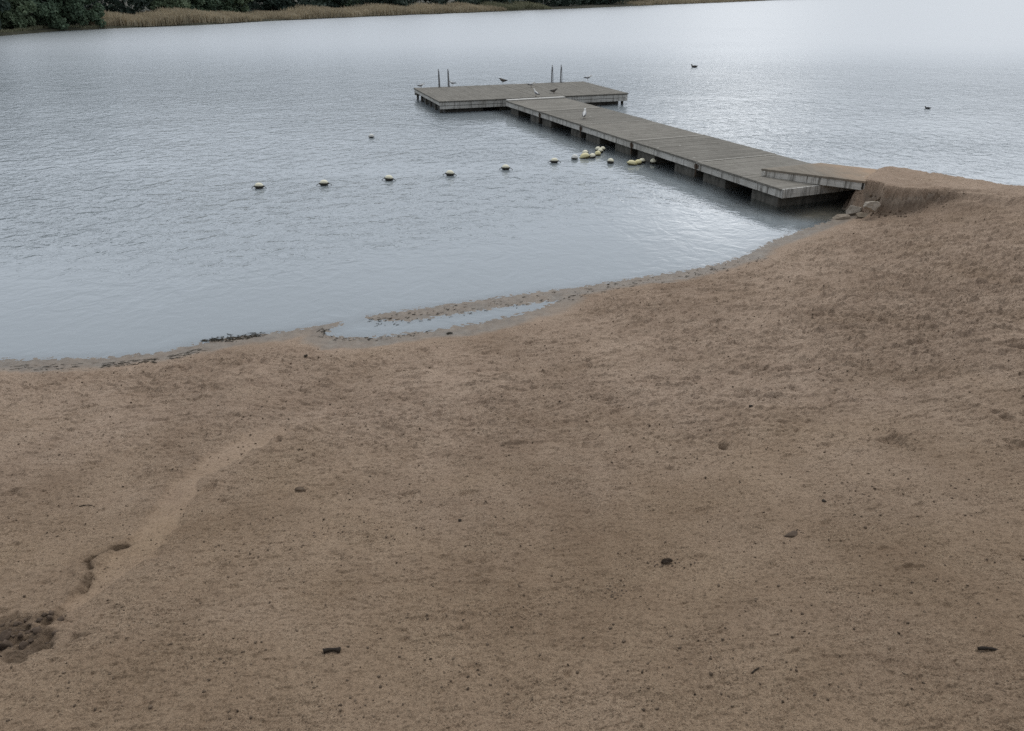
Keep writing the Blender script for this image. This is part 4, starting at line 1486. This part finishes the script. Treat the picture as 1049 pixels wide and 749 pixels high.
w = bpy.data.worlds.new('World')
scene.world = w
w.use_nodes = True
nt = w.node_tree
for n_ in list(nt.nodes): nt.nodes.remove(n_)
b = NB(nt)
sky = nt.nodes.new('ShaderNodeTexSky')
sky.sky_type = 'NISHITA'
sky.sun_disc = False
sky.sun_elevation = SUN_EL
sky.sun_rotation = SUN_AZ
sky.air_density = 1.3
sky.dust_density = 3.0
tc = b.n('TexCoord').outputs['Generated']
sep = b.n('SeparateXYZ', Vector=tc)
z = sep.outputs[2]
# overcast veil: brighter overhead than at the horizon, broken by soft cloud
proj = b.n('Combine' + 'XYZ')
zz = b.math('ADD', b.math('MAXIMUM', z, 0.0), 0.22)
nt.links.new(b.math('DIVIDE', sep.outputs[0], zz), proj.inputs[0])
nt.links.new(b.math('DIVIDE', sep.outputs[1], zz), proj.inputs[1])
cn = b.noise(proj.outputs[0], 1.1, 6, 0.55, 0.3)
grad = b.ramp(z, [(0.0, (3.4, 3.7, 4.15)), (0.06, (4.2, 4.5, 5.0)), (0.14, (6.8, 7.3, 8.0)), (0.25, (8.5, 9.1, 9.9)), (0.5, (8.0, 8.5, 9.2)), (1.0, (8.0, 8.3, 8.7))])
cloud = b.mix(b.ramp(cn, [(0.34, 0.0), (0.68, 1.0)]), 0.92, 1.08)
ov = b.mix(1.0, grad, cloud, 'MULTIPLY')
# two thin places in the cloud, glowing
G1 = (math.radians(15.5), math.radians(11.0))
G2 = (math.radians(31.0), math.radians(15.0))
dt = b.n('VectorMath', _operation='DOT_PRODUCT')
nt.links.new(tc, dt.inputs[0])
dt.inputs[1].default_value = (math.sin(G1[0]) * math.cos(G1[1]), math.cos(G1[0]) * math.cos(G1[1]), math.sin(G1[1]))
glow = b.math('POWER', b.math('MAXIMUM', dt.outputs['Value'], 0.0), 260.0)
dt2 = b.n('VectorMath', _operation='DOT_PRODUCT')
nt.links.new(tc, dt2.inputs[0])
dt2.inputs[1].default_value = (math.sin(G2[0]) * math.cos(G2[1]), math.cos(G2[0]) * math.cos(G2[1]), math.sin(G2[1]))
glow2 = b.math('POWER', b.math('MAXIMUM', dt2.outputs['Value'], 0.0), 120.0)
glow = b.math('ADD', glow, b.math('MULTIPLY', glow2, 0.40))
gcol = b.mix(1.0, (11.5, 11.3, 10.9), glow, 'MULTIPLY')
ov = b.mix(1.0, ov, gcol, 'ADD')
# sky behind the viewer darkened, added to shade faces turned to the camera
bk = b.n('MapRange', Value=sep.outputs[1], _interpolation_type='SMOOTHSTEP')
bk.inputs[1].default_value = -0.75
bk.inputs[2].default_value = 0.45
bk.inputs[3].default_value = 0.42
bk.inputs[4].default_value = 1.0
ov = b.mix(1.0, ov, b.mix(bk.outputs[0], 0.0, 1.0), 'MULTIPLY')
colr = b.mix(0.90, sky.outputs[0], ov)
bg = b.n('Background', Color=colr, Strength=0.1)
wo = nt.nodes.new('ShaderNodeOutputWorld')
nt.links.new(bg.outputs[0], wo.inputs[0])

cam = bpy.data.cameras.new('camera')
cam.sensor_fit = 'HORIZONTAL'
cam.sensor_width = 36.0
cam.lens = F / 1049 * 36.0
cam.clip_end = 4000
cam.clip_start = 0.05
co = bpy.data.objects.new('camera', cam)
COL.objects.link(co)
co.location = (0, 0, H)
co.rotation_euler = (PI / 2 - PITCH, 0, 0)
scene.camera = co

vs = scene.view_settings
vs.view_transform = 'Standard'
vs.look = 'None'
vs.exposure = 0.42
vs.gamma = 1.0
vs.use_curve_mapping = False
scene.cycles.use_denoising = False
scene.cycles.max_bounces = 6
scene.cycles.transparent_max_bounces = 12
scene.cycles.caustics_reflective = False
scene.cycles.caustics_refractive = False
